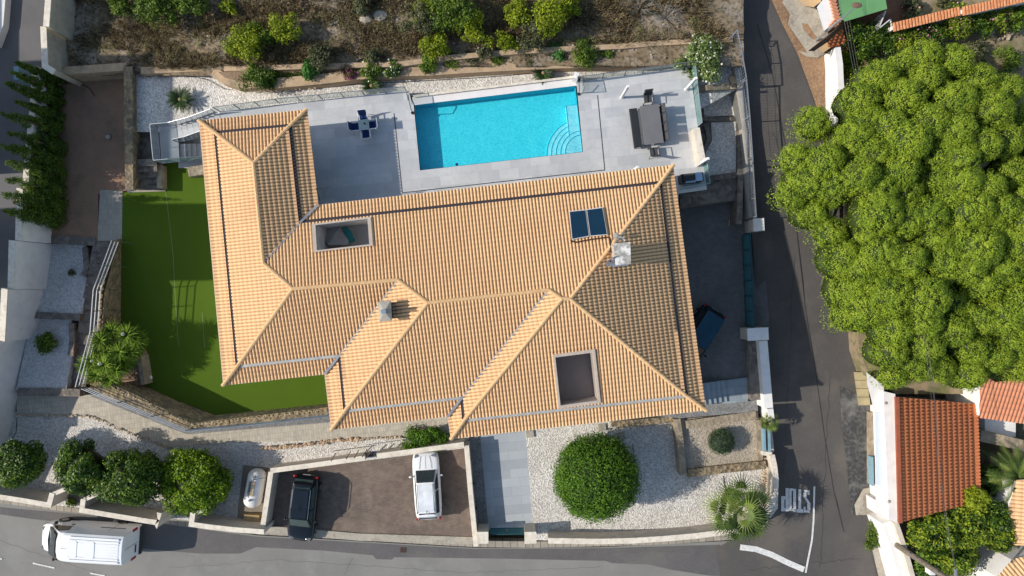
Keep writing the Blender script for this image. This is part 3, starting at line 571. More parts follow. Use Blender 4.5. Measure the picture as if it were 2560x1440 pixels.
slopes = [
 ('W', E['J'], E['A'], (640, 600), [G['nw'], N['a'], N['b'], N['c'], G['j']], [E['A'], G['nw'], G['j'], E['J']], None),
 ('N1', E['A'], E['B'], (635, 500), [G['nw'], G['ne'], N['a']], [E['A'], E['B'], G['ne'], G['nw']], None),
 ('E1', E['B'], E['C'], (640, 500), [G['ne'], G['wc'], N['b'], N['a']], [E['B'], E['C'], G['wc'], G['ne']], None),
 ('N2', E['C'], E['D'], (1200, 700), [G['wc'], G['e1'], N['h'], N['g'], N['f'], N['e'], N['d'], N['c'], N['b']], [E['C'], E['D'], G['e1'], G['wc']], hole1),
 ('E2', E['D'], E['E'], (1400, 740), [G['e1'], G['e2'], N['h']], [E['D'], E['E'], G['e2'], G['e1']], None),
 ('S3', E['E'], E['F'], (1400, 750), [G['e2'], G['f'], N['g'], N['h']], [E['E'], E['F'], G['f'], G['e2']], hole2),
 ('W3', E['F'], (1127-84*.985, 1098-84*8.0*.97), (1400, 800), [G['f'], G['g'], N['f'], N['g']], [E['F'], G['f'], G['g'], E['G']], None),
 ('S2', E['G'], E['H'], (1070, 760), [G['g'], G['h'], N['e'], N['f']], [E['G'], G['g'], G['h'], E['H']], None),
 ('W2', E['H'], E['I'], (1070, 760), [G['h'], G['i'], N['d'], N['e']], [E['H'], G['h'], G['i'], E['I']], None),
 ('S1', E['I'], E['J'], (740, 720), [G['i'], G['j'], N['c'], N['d']], [E['I'], G['i'], G['j'], E['J']], None)]
PL = {}
def inset(poly, a, b, d, pl):
    """move the polygon edge a-b inwards by d metres along the slope, in photo space"""
    return poly
for nm, a, b_, ins, up, lowr, hole in slopes:
    if nm == 'W3': b_ = (1127-8.6*7, 1098-56*7)
    pl = plane(a, b_, ins); PL[nm] = pl
    # the upper slope ends a hand's width above the gutter line, the lower strip starts below it
    lp_ = .011 if nm[0] == 'E' else .004 if nm[0] == 'W' else .007
    tiles('roof_slope', pl, up, M_tile, villa, hole=hole, lift=.055, lip=lp_)
    def squeeze(q):
        p, u, v = onplane(pl, q); return (u, v)
    tiles('eave_strip', pl, lowr, M_tile, villa, lift=-.05, lip=lp_)
def gpt(nm, q, dz=0):
    p = onplane(PL[nm], q)[0]; return p+Vector((0, 0, dz))
# gutters: metal channel to the south; elsewhere a dark strip painting the gap's shadow
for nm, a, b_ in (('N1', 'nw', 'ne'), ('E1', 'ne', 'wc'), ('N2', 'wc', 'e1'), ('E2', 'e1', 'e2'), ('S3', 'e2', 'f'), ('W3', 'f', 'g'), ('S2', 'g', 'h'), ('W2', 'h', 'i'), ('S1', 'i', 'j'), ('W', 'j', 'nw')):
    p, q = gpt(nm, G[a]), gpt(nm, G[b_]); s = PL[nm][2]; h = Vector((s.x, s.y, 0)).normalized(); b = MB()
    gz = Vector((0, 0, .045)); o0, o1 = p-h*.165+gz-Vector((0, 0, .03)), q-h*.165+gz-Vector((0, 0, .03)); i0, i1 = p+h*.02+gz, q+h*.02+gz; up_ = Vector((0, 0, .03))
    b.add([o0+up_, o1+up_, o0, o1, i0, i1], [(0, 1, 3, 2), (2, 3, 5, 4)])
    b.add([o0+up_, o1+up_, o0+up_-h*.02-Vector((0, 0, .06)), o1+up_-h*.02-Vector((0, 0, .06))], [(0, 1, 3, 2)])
    b.build('gutter_or_shade', M_gut if nm in ('S1', 'S2', 'S3') else mat('gap_shade', (.05, .042, .05)), villa)
def ridge(nm1, nm2, pts, r=.105):
    P3 = [(gpt(nm1, q)+gpt(nm2, q))/2+Vector((0, 0, .075)) for q in pts]; b = MB()
    for p, q in zip(P3, P3[1:]):
        L = (q-p).length; k = max(1, round(L/.38))
        for i in range(k):
            s0, s1 = p+(q-p)*(i/k), p+(q-p)*min(1, (i+1.12)/k); b.tube([s0, s1], [r*1.12, r*.92], 8)
    b.build('ridge_cap', M_cap, villa, smooth=False)
for args in (('W', 'N1', [E['A'], G['nw'], N['a']]), ('N1', 'E1', [E['B'], G['ne'], N['a']]), ('W', 'E1', [N['a'], N['b']]), ('W', 'N2', [N['b'], N['c']]), ('W', 'S1', [E['J'], G['j'], N['c']]), ('N2', 'S1', [N['c'], N['d']]),
             ('N2', 'W2', [N['d'], N['e']]), ('W2', 'S2', [E['H'], G['h'], N['e']]), ('N2', 'S2', [N['e'], N['f']]), ('N2', 'W3', [N['f'], N['g']]), ('W3', 'S3', [E['F'], G['f'], N['g']]), ('N2', 'S3', [N['g'], N['h']]), ('N2', 'E2', [E['D'], G['e1'], N['h']]), ('E2', 'S3', [E['E'], G['e2'], N['h']])):
    ridge(*args)
for nm1, nm2, pts in (('E1', 'N2', [E['C'], G['wc'], N['b']]), ('S1', 'W2', [E['I'], G['i'], N['d']]), ('S2', 'W3', [E['G'], G['g'], N['f']])):
    P3 = [(gpt(nm1, q)+gpt(nm2, q))/2+Vector((0, 0, .10)) for q in pts]; b = MB()
    for p, q in zip(P3, P3[1:]):
        d = (q-p).normalized(); s = Vector((-d.y, d.x, 0)).normalized(); b.add([p-s*.07, p+s*.07, q+s*.07, q-s*.07], [(0, 1, 2, 3)])
    b.build('valley_gutter', mat('valley_lead', (.17, .18, .21), (.3, .3, .32), 3, rough=.6), villa)
# walls under the roof, soffit board, windows and doors
ol = [G[k] for k in ('nw', 'ne', 'wc', 'e1', 'e2', 'f', 'g', 'h', 'i', 'j')]
wl = [P(x, y, 7.5) for x, y in ol]; b = MB(); n_ = len(wl)
b.add([Vector((p.x, p.y, .0)) for p in wl]+[Vector((p.x, p.y, 7.32)) for p in wl], [(i, (i+1) % n_, n_+(i+1) % n_, n_+i) for i in range(n_)]); b.build('wall', M_wwhite, villa)
el = [P(*E[k], ZE-.13) for k in 'ABCDEFGHIJ']; gl = [Vector((p.x, p.y, 7.28)) for p in wl]
b = MB(); b.add(el+gl, [(i, (i+1) % 10, 10+(i+1) % 10, 10+i) for i in range(10)]); b.build('soffit', M_inwhite, villa)
for (a, b2, ts, z0, hh, ww, kd) in ((7, 6, (.2, .5, .8), 1.2, 1.2, 1.4, 'window'), (5, 4, (.12, .3), 1.0, 1.3, 1.4, 'window'), (5, 4, (.7, .9), 3.8, 1.3, 1.6, 'window'), (3, 4, (.25, .5, .75), 4.6, 1.3, 1.5, 'window'), (2, 3, (.2, .45, .7, .9), 4.2, 2.2, 2.4, 'door'), (9, 0, (.25, .5, .75), 4.8, 1.2, 1.4, 'window'), (0, 1, (.5,), 4.2, 2.2, 2.0, 'door'), (1, 2, (.5,), 4.2, 2.2, 2.6, 'door')):
    p, q = wl[a], wl[b2]; d = (q-p).normalized(); s = Vector((-d.y, d.x, 0)); cen = sum(wl, Vector())/n_
    if s.dot(cen-p) > 0 and (a, b2) not in ((1, 2),): s = -s
    if (a, b2) == (1, 2): s = Vector((1, .1, 0)).normalized()
    ang = math.atan2(d.y, d.x)
    for t_ in ts:
        c = p+(q-p)*t_; c.z = z0+hh/2; f = MB().box(c+s*.02, (ww, .06, hh), ang).build(kd, M_paint, villa)
        MB().box(c+s*.04, (ww-.14, .05, hh-.14), ang).build('pane', M_win, villa)
# open wells through the roof, each with a rendered curb round it
def well(hole, nm, zf, fm, wm, sides=(1, 1, 1, 1)):
    pl = PL[nm]; q = [gpt(nm, x) for x in hole]; c = sum(q, Vector())/4; b = MB()
    out = [p+(p-c).normalized()*.10 for p in q]; inn = [p-(p-c).normalized()*.12 for p in q]; up_ = Vector((0, 0, .20)); dn = Vector((0, 0, -.15))
    for i in range(4):
        j = (i+1) % 4; b.add([out[i]+dn, out[j]+dn, out[j]+up_, out[i]+up_, inn[i]+up_, inn[j]+up_, inn[j]+dn, inn[i]+dn], [(0, 1, 2, 3), (3, 2, 5, 4), (4, 5, 6, 7)])
    b.build('roof_well_curb', M_frame, villa)
    b = MB(); lo = [Vector((p.x, p.y, zf)) for p in inn]; hi = [p+dn for p in inn]
    for i in range(4): j = (i+1) % 4; b.add([lo[i], lo[j], hi[j], hi[i]], [(0, 1, 2, 3)])
    b.build('roof_well_lining', wm, villa)
    MB().prism([p+(p-c).normalized()*.02+Vector((0, 0, .0)) for p in lo], [p+Vector((0, 0, -.1)) for p in lo]).build('roof_well_floor', fm, villa)
    # lead flashing strip below the curb
    a_, b_2 = (out[3], out[2]); s = -Vector((pl[2].x, pl[2].y, 0)).normalized()
    return lo
well(hole1, 'N2', 4.9, M_deck, M_inwhite)
well(hole2, 'S3', 6.0, mat('patio_floor', (.34, .29, .265), (.30, .26, .24), 1), mat('patio_lining', (.40, .35, .31)))
# folded grey boat-like lounger cover seen through the north well
cov = thing('sun_canopy', 'grey canopy with a curved teal end seen down the northern roof well', 'canopy', P(845, 588, 4.9))
ring = [P(x, y, 5.3+.2*i) for i, (x, y) in enumerate(((800, 575), (850, 566), (872, 600), (868, 612), (820, 612)))]
MB().prism(ring, [p-Vector((0, 0, .08)) for p in ring]).build('canvas', mat('grey_canvas', (.42, .42, .41)), cov)
ring = [P(x, y, 5.7) for x, y in ((858, 565), (866, 566), (878, 580), (886, 598), (884, 604), (874, 608), (862, 582))]
MB().prism(ring, [p-Vector((0, 0, .15)) for p in ring]).build('canvas_end', mat('teal_canvas', (.02, .22, .22)), cov)
for x, y in ((806, 580), (866, 572), (826, 610), (870, 606)): MB().tube([P(x, y, 4.9), P(x, y, 5.3)], .03, 6).build('post', M_dark, cov)
# chimneys
ch = thing('chimney', 'wide rendered chimney block with mottled cement top on the east roof slope', 'chimney', gpt('E2', (1558, 632)))
q = [P(1535, 612, 9.1), P(1572, 609, 9.1), P(1574, 657, 9.1), P(1541, 660, 9.1)]
base = [Vector((p.x, p.y, 7.4)) for p in q]; MB().prism(q, base).build('stack', M_frame, ch)
cq = [p+(p-sum(q, Vector())/4).normalized()*.09 for p in q]
MB().prism([p+Vector((0, 0, .14)) for p in cq], [p+Vector((0, 0, .004)) for p in cq]).build('capping', mat('mottled_cement', (.44, .42, .38), (.24, .23, .21), 5, speck=(.75, .74, .7), sscale=3.2, samt=.9), ch)
b = MB(); fb = [P(1528, 655, 8.15), P(1568, 652, 8.1), P(1570, 664, 8.05), P(1532, 668, 8.1)]; b.prism(fb, [p-Vector((0, 0, .05)) for p in fb]); b.build('flashing', M_metal, ch)
c2 = thing('chimney', 'small square chimney with a round metal flue on the south roof slope', 'chimney', gpt('W2', (968, 785)))
q = [P(x, y, 8.65) for x, y in ((950, 758), (975, 756), (977, 797), (952, 799))]
MB().prism(q, [Vector((p.x, p.y, 7.6)) for p in q]).build('stack', M_dark, c2)
q2 = [p+(p-sum(q, Vector())/4).normalized()*.12+Vector((0, 0, .1)) for p in q]; ap = sum(q, Vector())/4+Vector((0, 0, .28))
MB().add(q2+[p-Vector((0, 0, .08)) for p in q2]+[ap], [(0, 1, 8), (1, 2, 8), (2, 3, 8), (3, 0, 8), (0, 1, 5, 4), (1, 2, 6, 5), (2, 3, 7, 6), (3, 0, 4, 7)]).build('capping', mat('cement_cap', (.42, .38, .32), (.33, .30, .26), 4, speck=(.26, .25, .22), sscale=9), c2)
MB().tube([ap-Vector((0, 0, .1)), ap+Vector((0, 0, .30))], .12, 12).build('flue', M_metal, c2)
MB().tube([ap+Vector((0, 0, .30)), ap+Vector((0, 0, .34))], .14, 12).build('flue_cap', mat('blue_grey_zinc', (.28, .36, .42), rough=.4, metal=.4), c2)
# satellite dish and mast on the chimney
ds = thing('satellite_dish', 'tilted white satellite dish on the west side of the wide chimney', 'satellite dish', P(1532, 648, 8.7))
dc = P(1532, 648, 8.95); nrm = Vector((.35, -.85, .42)).normalized(); M3 = nrm.to_track_quat('Z', 'Y').to_matrix(); rings = []
for r_, z_ in ((.02, .0), (.18, .015), (.33, .05), (.45, .10), (.47, .12)): rings.append([dc+M3 @ Vector((r_*math.cos(k*PI/10), r_*1.1*math.sin(k*PI/10), z_)) for k in range(20)])
MB().loft(rings, cap=False).build('reflector', M_paint, ds, smooth=True)
tip = dc+nrm*.5+Vector((-.35, .3, .1)); MB().tube([dc+M3 @ Vector((0, -.45, .05)), tip], .018, 5).build('feed_arm', M_metal, ds); MB().box(tip, (.1, .12, .08), .6).build('feed_horn', mat('dark_red_plastic', (.12, .03, .04)), ds)
MB().tube([dc, P(1540, 648, 8.5)], .03, 6).build('bracket', M_metal, ds)
an = thing('roof_antenna', 'small silver antenna cluster on the hip just north of the wide chimney', 'antenna', P(1546, 600, 8.1))
MB().tube([P(1546, 604, 8.1), P(1547, 594, 9.6)], .025, 6).build('mast', M_metal, an)
b = MB(); t0 = P(1547, 593, 9.6)
for k in range(5): b.tube([t0+Vector((-.25, .12*k-.24, 0)), t0+Vector((.3, .12*k-.2, .02))], .012, 4)
b.build('antenna_rod', M_metal, an); b = MB(); b.tube([P(1548, 592, 9.3), P(1556, 594, 9.25), P(1562, 601, 9.2)], .035, 6); b.build('antenna_boom', M_paint, an); MB().ell(P(1541, 590, 8.5), (.2, .17, .12), 10, 6, .1, rnd).build('mortar_base', M_conc, an)
a2 = thing('roof_antenna', 'thin aerial standing on the deck corner beside the west wing roof', 'antenna', P(795, 472, DK))
MB().tube([P(800, 500, DK), P(790, 470, 8.0)], .02, 5).build('mast', M_dark, a2)
b = MB(); b.tube([P(795, 473, 7.6), P(828, 467, 7.6)], .014, 4)
for k in range(5): b.tube([P(800+6*k, 470-k*1.1, 7.6), P(800+6*k, 476-k*1.1, 7.6)], .009, 4)
b.build('antenna_rod', M_dark, a2)
# solar collectors
sp = thing('solar_collector', 'pair of dark blue solar water panels with pale frames on the northern slope', 'solar panel', gpt('N2', (1470, 560)))
o = [gpt('N2', q, .25) for q in ((1422, 529), (1463, 525), (1472, 592), (1429, 600))]; o2 = [gpt('N2', q, .25) for q in ((1465, 524.5), (1505, 519), (1517, 588), (1474, 592))]
M_cell = mat('collector_glass', (.006, .030, .060), (.005, .024, .05), 2, rough=.12, spec=.6)
for ring in (o, o2):
    c = sum(ring, Vector())/4; MB().prism(ring, [p-Vector((0, 0, .10)) for p in ring]).build('collector_frame', mat('aluminium_trim', (.62, .60, .58), rough=.5), sp)
    inn = [p+(c-p).normalized()*.05+Vector((0, 0, .006)) for p in ring]; MB().prism(inn, [p-Vector((0, 0, .003)) for p in inn]).build('collector_glass', M_cell, sp)
b = MB(); b.tube([gpt('N2', (1428, 603), .12), gpt('N2', (1440, 606), .12), gpt('N2', (1470, 600), .12), gpt('N2', (1520, 593), .12), gpt('N2', (1524, 600), .14), gpt('N2', (1526, 630), .16), P(1536, 634, 8.3), P(1540, 622, 8.4)], .04, 6)
b.build('pipe', mat('lagged_pipe', (.06, .035, .03)), sp)
MB().tube([gpt('N2', (1427, 600), .1), gpt('N2', (1427, 606), .05)], .05, 6).build('pipe_cap', M_dark, sp)
# ---------------------------------------------------------------- walls, steps and fences round the plot
# parking walls and street walls
wall('garden_wall', 'cream wall with pale coping at the back of the parking bay, west of the little drain gap', [(676, 1177), (790, 1162), (912, 1145)], 1.38, 0, .26, M_cream, M_creamc)
wall('garden_wall', 'cream wall with pale coping behind the white car, north side of the parking bay', [(942, 1140), (1050, 1126), (1160, 1111)], 1.4, 0, .26, M_cream, M_creamc)
wall('garden_wall', 'cream side wall between the white gas tank and the black car', [(677, 1180), (666, 1255), (654, 1334)], 1.36, 0, .26, M_cream, M_creamc)
wall('garden_wall', 'cream side wall between the white car and the grey front path', [(1166, 1114), (1177, 1240), (1190, 1366)], 1.37, 0, .26, M_cream, M_creamc)
MB().box(P(927, 1136, 1.0), (.75, .3, .06), .1).build('drain_channel', M_dark, label='dark metal channel in the gap of the parking bay back wall', cat='drain')
wall('garden_wall', 'cream street wall in front of the gas tank, east of the four green trees', [(660, 1330), (580, 1324), (520, 1317), (478, 1311), (482, 1282)], 1.9, 0, .26, M_cream, M_creamc)
wall('garden_wall', 'cream street wall between the two gated recesses, below the dark trees', [(393, 1310), (398, 1282)][::-1]+[(393, 1307), (300, 1292), (204, 1276), (208, 1248)], 1.9, 0, .26, M_cream, M_creamc)
wall('garden_wall', 'cream street wall at the lower left corner above the van', [(130, 1233), (122, 1263), (60, 1252), (-30, 1238), (-200, 1215)], 1.9, 0, .26, M_cream, M_creamc)
wall('garden_wall', 'short cream return wall of the recess left of the middle street wall', [(250, 1232), (209, 1250)], 1.85, 0, .2, M_cream, M_creamc)
wall('garden_wall', 'short cream return wall of the recess right of the lower left street wall', [(165, 1222), (131, 1236)], 1.85, 0, .2, M_cream, M_creamc)
wall('garden_wall', 'short cream return wall beside the lime green tree on the street', [(508, 1277), (483, 1284)], 1.85, 0, .2, M_cream, M_creamc)
slab('grey_recess_step', [(135, 1240), (165, 1226), (225, 1245), (204, 1258)], .22, M_drive)
slab('grey_recess_step', [(402, 1278), (420, 1268), (478, 1280), (476, 1294)], .22, M_drive)
wall('garden_wall', 'long cream street wall in front of the round tree, curving up towards the word STOP', [(1371, 1352), (1500, 1354), (1580, 1352), (1660, 1347), (1740, 1340), (1815, 1330), (1868, 1315), (1902, 1296), (1926, 1270), (1938, 1240), (1940, 1200), (1936, 1165), (1930, 1138)], 1.5, 0, .30, M_cream, M_creamc)
wall('garden_wall', 'short cream wall stub closing the top of the curved street wall', [(1930, 1136), (1906, 1133)], 1.35, 0, .2, M_cream, M_creamc)
MB().box(P(1522, 1358, .2), (.30, .06, .14), .02).build('wall_vent', mat('rust'if 0 else 'vent_brown', (.10, .06, .04)), label='small dark vent low in the long cream street wall', cat='vent')
# front gate
for x, lb in ((1206, 'left'), (1326, 'right')):
    p = P(x, 1344, 1.7); t = thing('gate_pillar', 'square cream gate pillar on the %s of the front path, at the street' % lb, 'pillar', (p.x, p.y, .1), group='front gate pillars')
    MB().box((p.x, p.y, .9), (.70, .70, 1.6), .02).build('shaft', M_cream, t); MB().box((p.x, p.y, 1.72), (.76, .76, .06), .02).build('coping', M_creamc, t)
g = thing('front_gate', 'teal metal gate between the two front gate pillars', 'gate', P(1268, 1340, .1)); b = MB(); a0, a1 = P(1224, 1336, 1.35), P(1310, 1335, 1.35)
b.beam(a0, a1, .06, .06); b.beam(a0-Vector((0, 0, 1.1)), a1-Vector((0, 0, 1.1)), .06, .06); b.build('rail', M_teal, g)
b = MB()
for k in range(2): p, q = a0+(a1-a0)*(k*.505+.005), a0+(a1-a0)*(k*.505+.49); p, q = p-Vector((0, 0, .55)), q-Vector((0, 0, .55)); b.beam(p, q, .03, 1.05)
b.build('gate_leaf', mat('gate_teal_sheet', (.05, .17, .20), (.04, .14, .17), 2), g)
# raised stone bed with the dark dome bush
slab('raised_gravel_bed', [(1700, 1048), (1895, 1030), (1905, 1160), (1712, 1188)], .75, M_gravb, bot=0)
wall('stone_wall', 'broad stone wall along the north side of the raised gravel bed', [(1716, 1062), (1800, 1050), (1890, 1038)], 1.05, .1, .52, M_stonec)
wall('stone_wall', 'narrow stone wall on the east side of the raised gravel bed', [(1897, 1050), (1899, 1110), (1901, 1150)], 1.05, .1, .34, M_stonec)
wall('stone_wall', 'stone wall dividing the raised bed from the round tree gravel', [(1693, 1048), (1702, 1110), (1709, 1188)], 1.12, .1, .42, M_stonec)
wall('stone_wall', 'mossy stone wall along the south side of the raised gravel bed', [(1720, 1184), (1800, 1174), (1915, 1162)], .98, .1, .52, M_stone)
wall('stone_wall', 'brown stone wall just under the south eave, north of the round tree', [(1530, 1060), (1600, 1056), (1684, 1048)], .8, .1, .40, M_stone)
slab('dark_ballast', [(1640, 1040), (1760, 1012), (1895, 1000), (1895, 1028), (1700, 1046)], 1.0, M_gravd, bot=0)
wall('boundary_wall', 'white wall with a stepped pillar beside the dark road, east of the raised bed', [(1908, 852), (1917, 960), (1922, 1020)], 2.4, .3, .48, M_wwhite, M_wwhite)
wall('boundary_wall', 'low white wall end near the small palm by the road', [(1926, 1022), (1931, 1060)], 2.0, .1, .3, M_wwhite, M_wwhite)
wall('boundary_wall', 'low grey wall with blue railing beside the raised stone bed', [(1924, 1070), (1928, 1100), (1930, 1130)], 1.0, .1, .26, M_cream)
g = thing('blue_railing', 'pale blue metal rails beside the raised stone bed and the small palm', 'railing', P(1912, 1100, .3))
for x in (1908, 1920): MB().beam(P(x, 1070, 1.5), P(x+2, 1128, 1.5), .14, .4).build('rail_panel', mat('pale_blue_paint', (.22, .36, .42)), g)
# courtyard steps
fl_ = thing('courtyard_steps', 'bluish tiled steps and landing at the south end of the dark courtyard', 'steps', P(1815, 975, 1.1)); M_bt = mat('blue_grey_tile', (.30, .34, .36), (.26, .30, .32), .8, brick=(7, .9, .45, .012, (.7, .72, .74), .5))
for k in range(6):
    x0 = 1700+14*k if k else 1700; q = [(1760+(k-1)*13 if k else 1690, 958-(k*2)), (1868, 943), (1870, 1003), (1765+(k-1)*13 if k else 1700, 1014-k*2)]
    z = 2.0-.15*k
    if k < 5: q = [(1690, 968), (1760+13*k, 958-2*k), (1766+13*k, 1012-2*k), (1700, 1020)]; MB().prism([P(x, y, z) for x, y in q], [P(x, y, 1) for x, y in q]).build('step', M_bt, fl_)
    else: MB().prism([P(x, y, 1.26) for x, y in ((1800, 953), (1868, 943), (1870, 1003), (1806, 1010))], [P(x, y, 1) for x, y in ((1800, 953), (1868, 943), (1870, 1003), (1806, 1010))]).build('landing', M_bt, fl_)
wall('boundary_wall', 'rough stone base wall between the courtyard steps and the white road wall', [(1884, 850), (1888, 940), (1890, 1000)], 1.75, .5, .7, M_stoned)
# east boundary wall with mesh fence
wall('boundary_wall', 'grey rendered wall under the mesh fence along the upper side road', [(1830, 100), (1842, 150), (1852, 215), (1866, 330), (1876, 450), (1884, 545)], [4.2, 4.0, 3.6, 3.1, 2.9, 2.6], .8, .42, mat('grey_render', (.40, .37, .33), (.33, .31, .28), 1.2, speck=(.25, .23, .21), sscale=4))
wall('stone_wall', 'low rubble kerb along the east edge of the side garden beds', [(1850, 230), (1850, 330), (1852, 440), (1848, 560)], 2.45, 1, .35, M_stoned)
wall('stone_wall', 'rubble border between the two side gravel beds', [(1755, 297), (1800, 298), (1845, 296)], 2.35, 1, .25, M_stoned)
wall('stone_wall', 'curved rubble border west of the side gravel beds', [(1764, 310), (1773, 345), (1760, 380), (1757, 400)], 2.35, 1, .25, M_stoned)
wall('stone_wall', 'rubble border at the foot of the side gravel, above the dark courtyard', [(1768, 447), (1800, 442), (1846, 436)], 2.35, 1, .35, M_stoned)
wall('stone_wall', 'stone wall below the white oleander gravel, east of the glass railing', [(1738, 224), (1800, 218), (1840, 214)], 3.5, 2, .4, M_stonec)
wall('garden_wall', 'tan wall edge beside the white oleander at the fence corner', [(1832, 190), (1838, 208)], 3.6, 2, .45, M_tan)
p = P(1895, 562, 2.7); t = thing('gate_pillar', 'grey square pillar north of the teal sliding gate', 'pillar', (p.x, p.y, 1), group='sliding gate pillars'); MB().box((p.x, p.y, 1.9), (.62, .75, 1.7), .05).build('shaft', M_cream, t); MB().box((p.x, p.y, 2.8), (.68, .8, .1), .05).build('coping', M_wwhite, t)
p = P(1893, 835, 2.5); t = thing('gate_pillar', 'broad white pillar south of the teal sliding gate', 'pillar', (p.x, p.y, 1), group='sliding gate pillars'); MB().box((p.x, p.y, 1.8), (1.25, .72, 1.5), .05).build('shaft', M_cream, t); MB().box((p.x, p.y, 2.6), (1.32, .78, .1), .05).build('coping', M_wwhite, t)
g = thing('sliding_gate', 'long teal sliding gate between the grey and white pillars of the courtyard', 'gate', P(1868, 700, 1.1)); b = MB(); a0, a1 = P(1875, 584, 2.6), P(1885, 818, 2.6); dn = Vector((0, 0, -1.35))
b.beam(a0, a1, .08, .08); b.beam(a0+dn, a1+dn, .10, .1); b.build('rail', M_teal, g); mp_ = MB(); mp_.beam((a0+dn/2), (a1+dn/2), .03, 1.3); mp_.build('gate_panel', mat('gate_teal_sheet', (.05, .17, .20)), g)
b = MB()
for k in range(7): p = a0+(a1-a0)*(k/6); b.beam(p, p+dn+Vector((0, 0, .001)), .07, .07)
b.build('stile', M_teal, g)
b = MB(); b.beam(P(1862, 586, 1.2), P(1868, 822, 1.2), .06, .05); b.build('track', M_metal, g)
def meshfence(label, px, zb, h, group=None):
    base = [P(x, y, z) for (x, y), z in zip(px, zb)]; t = thing('mesh_fence', label, 'fence', base[0], group=group)
    for p in base: MB().beam(p, p+Vector((0, 0, h)), .07, .07).build('post', M_metal, t)
    for dz in (0.12, h-.03):
        b = MB()
        for p, q in zip(base, base[1:]): b.beam(p+Vector((0, 0, dz)), q+Vector((0, 0, dz)), .06, .05)
        b.build('rail', M_metal, t)
    for p, q in zip(base, base[1:]):
        b = MB(); L = (q-p).length; n = int(L/.16)
        for k in range(1, n): s = p+(q-p)*(k/n); b.beam(s+Vector((0, 0, .12)), s+Vector((0, 0, h)), .012, .012)
        for k in range(1, int(h/.35)): b.beam(p+Vector((0, 0, .12+.35*k)), q+Vector((0, 0, .12+.35*k)), .010, .010)
        b.build('mesh_panel', M_metal, t)
meshfence('tall galvanised fence frame by the white oleander at the top of the side road', [(1816, 106), (1828, 93), (1840, 150), (1850, 208)], [4.2, 4.2, 4.0, 3.7], 1.15)
meshfence('long galvanised mesh fence on the wall beside the dark upper side road', [(1852, 212), (1860, 300), (1867, 400), (1873, 500), (1876, 545)], [3.6, 3.2, 2.95, 2.8, 2.7], 1.05)
# glass railings
def railing(label, px, zb, h=1.0, glass=None, rail=M_metal, posts=True, rr=.022):
    zb = zb if isinstance(zb, list) else [zb]*len(px); base = [P(x, y, z) for (x, y), z in zip(px, zb)]; t = thing('glass_railing', label, 'railing', base[0]); up = Vector((0, 0, h))
    MB().tube([p+up for p in base], rr, 6).build('handrail', rail, t)
    for i, (p, q) in enumerate(zip(base, base[1:])):
        n = max(1, round((q-p).length/1.35))
        for k in range(n):
            a, b2 = p+(q-p)*((k+.02)/n), p+(q-p)*((k+.98)/n)
            MB().add([a+Vector((0, 0, .06)), b2+Vector((0, 0, .06)), b2+up*.95, a+up*.95], [(0, 1, 2, 3)]).build('glass_panel', glass or M_glass, t)
        if posts:
            for k in range(n+(i == len(base)-2)): a = p+(q-p)*(k/n); MB().beam(a, a+up, .045, .045).build('post', rail, t)
    return t
M_rail = mat('grey_steel', (.26, .28, .30), rough=.4, metal=.6)
railing('glass railing along the pool deck from the stairs to the pool', [(550, 279), (700, 259), (860, 243), (1017, 229)], DK, 1.0, rail=M_rail)
railing('short railing end turning from the glass railing to the pool corner', [(1019, 229), (1026, 262)], DK, .95, rail=M_rail, posts=False)
railing('sloping glass railing down the outer side of the pool deck stairs', [(544, 283), (490, 303), (440, 316), (396, 320)], [DK, 3.5, 3.05, 3.0], 1.0, rail=M_metal)
railing('glass railing round the west end of the stair landing', [(396, 322), (400, 370), (404, 407)], 3.0, 1.0, glass=M_glassg, rail=M_metal)
railing('glass railing on the lawn side of the stair landing', [(406, 408), (440, 405), (520, 398)], [3.0, 3.0, 2.0], 1.0, glass=M_glassg, rail=M_metal)
railing('inner glass railing between the two stair flights', [(530, 332), (480, 350), (448, 357)], [3.9, 3.4, 3.05], .95, rail=M_rail)
railing('glass railing along the north edge of the barbecue terrace', [(1450, 204), (1560, 189), (1650, 177), (1723, 167)], DK, 1.0, rail=M_rail)
railing('square glass windbreak at the pool corner of the barbecue terrace', [(1450, 206), (1456, 233)], DK, 1.0, rail=M_rail)
railing('glass railing down the east edge of the deck beside the long table', [(1727, 168), (1735, 240), (1744, 316)], DK, 1.0, glass=M_glassg, rail=M_metal)
railing('glass railing behind the barbecue at the east corner of the deck', [(1757, 408), (1765, 463), (1700, 473)], DK, .9, glass=M_glassg, rail=mat('teal_rail', (.20, .38, .38), rough=.4))
wall('parapet', 'solid cream parapet on the east edge of the deck between the glass railings', [(1741, 320), (1748, 360), (1757, 405)], DK+.95, 2, .34, M_cream, M_creamc)
b = MB(); b.beam(P(1441, 192, DK), P(1441, 192, DK+.9), .12, .12); b.beam(P(1437, 200, DK+.4), P(1441, 186, DK+.4), .3, .8); b.build('pool_end_pier', M_wwhite, label='small white pier at the east end of the pool ledge', cat='pillar')
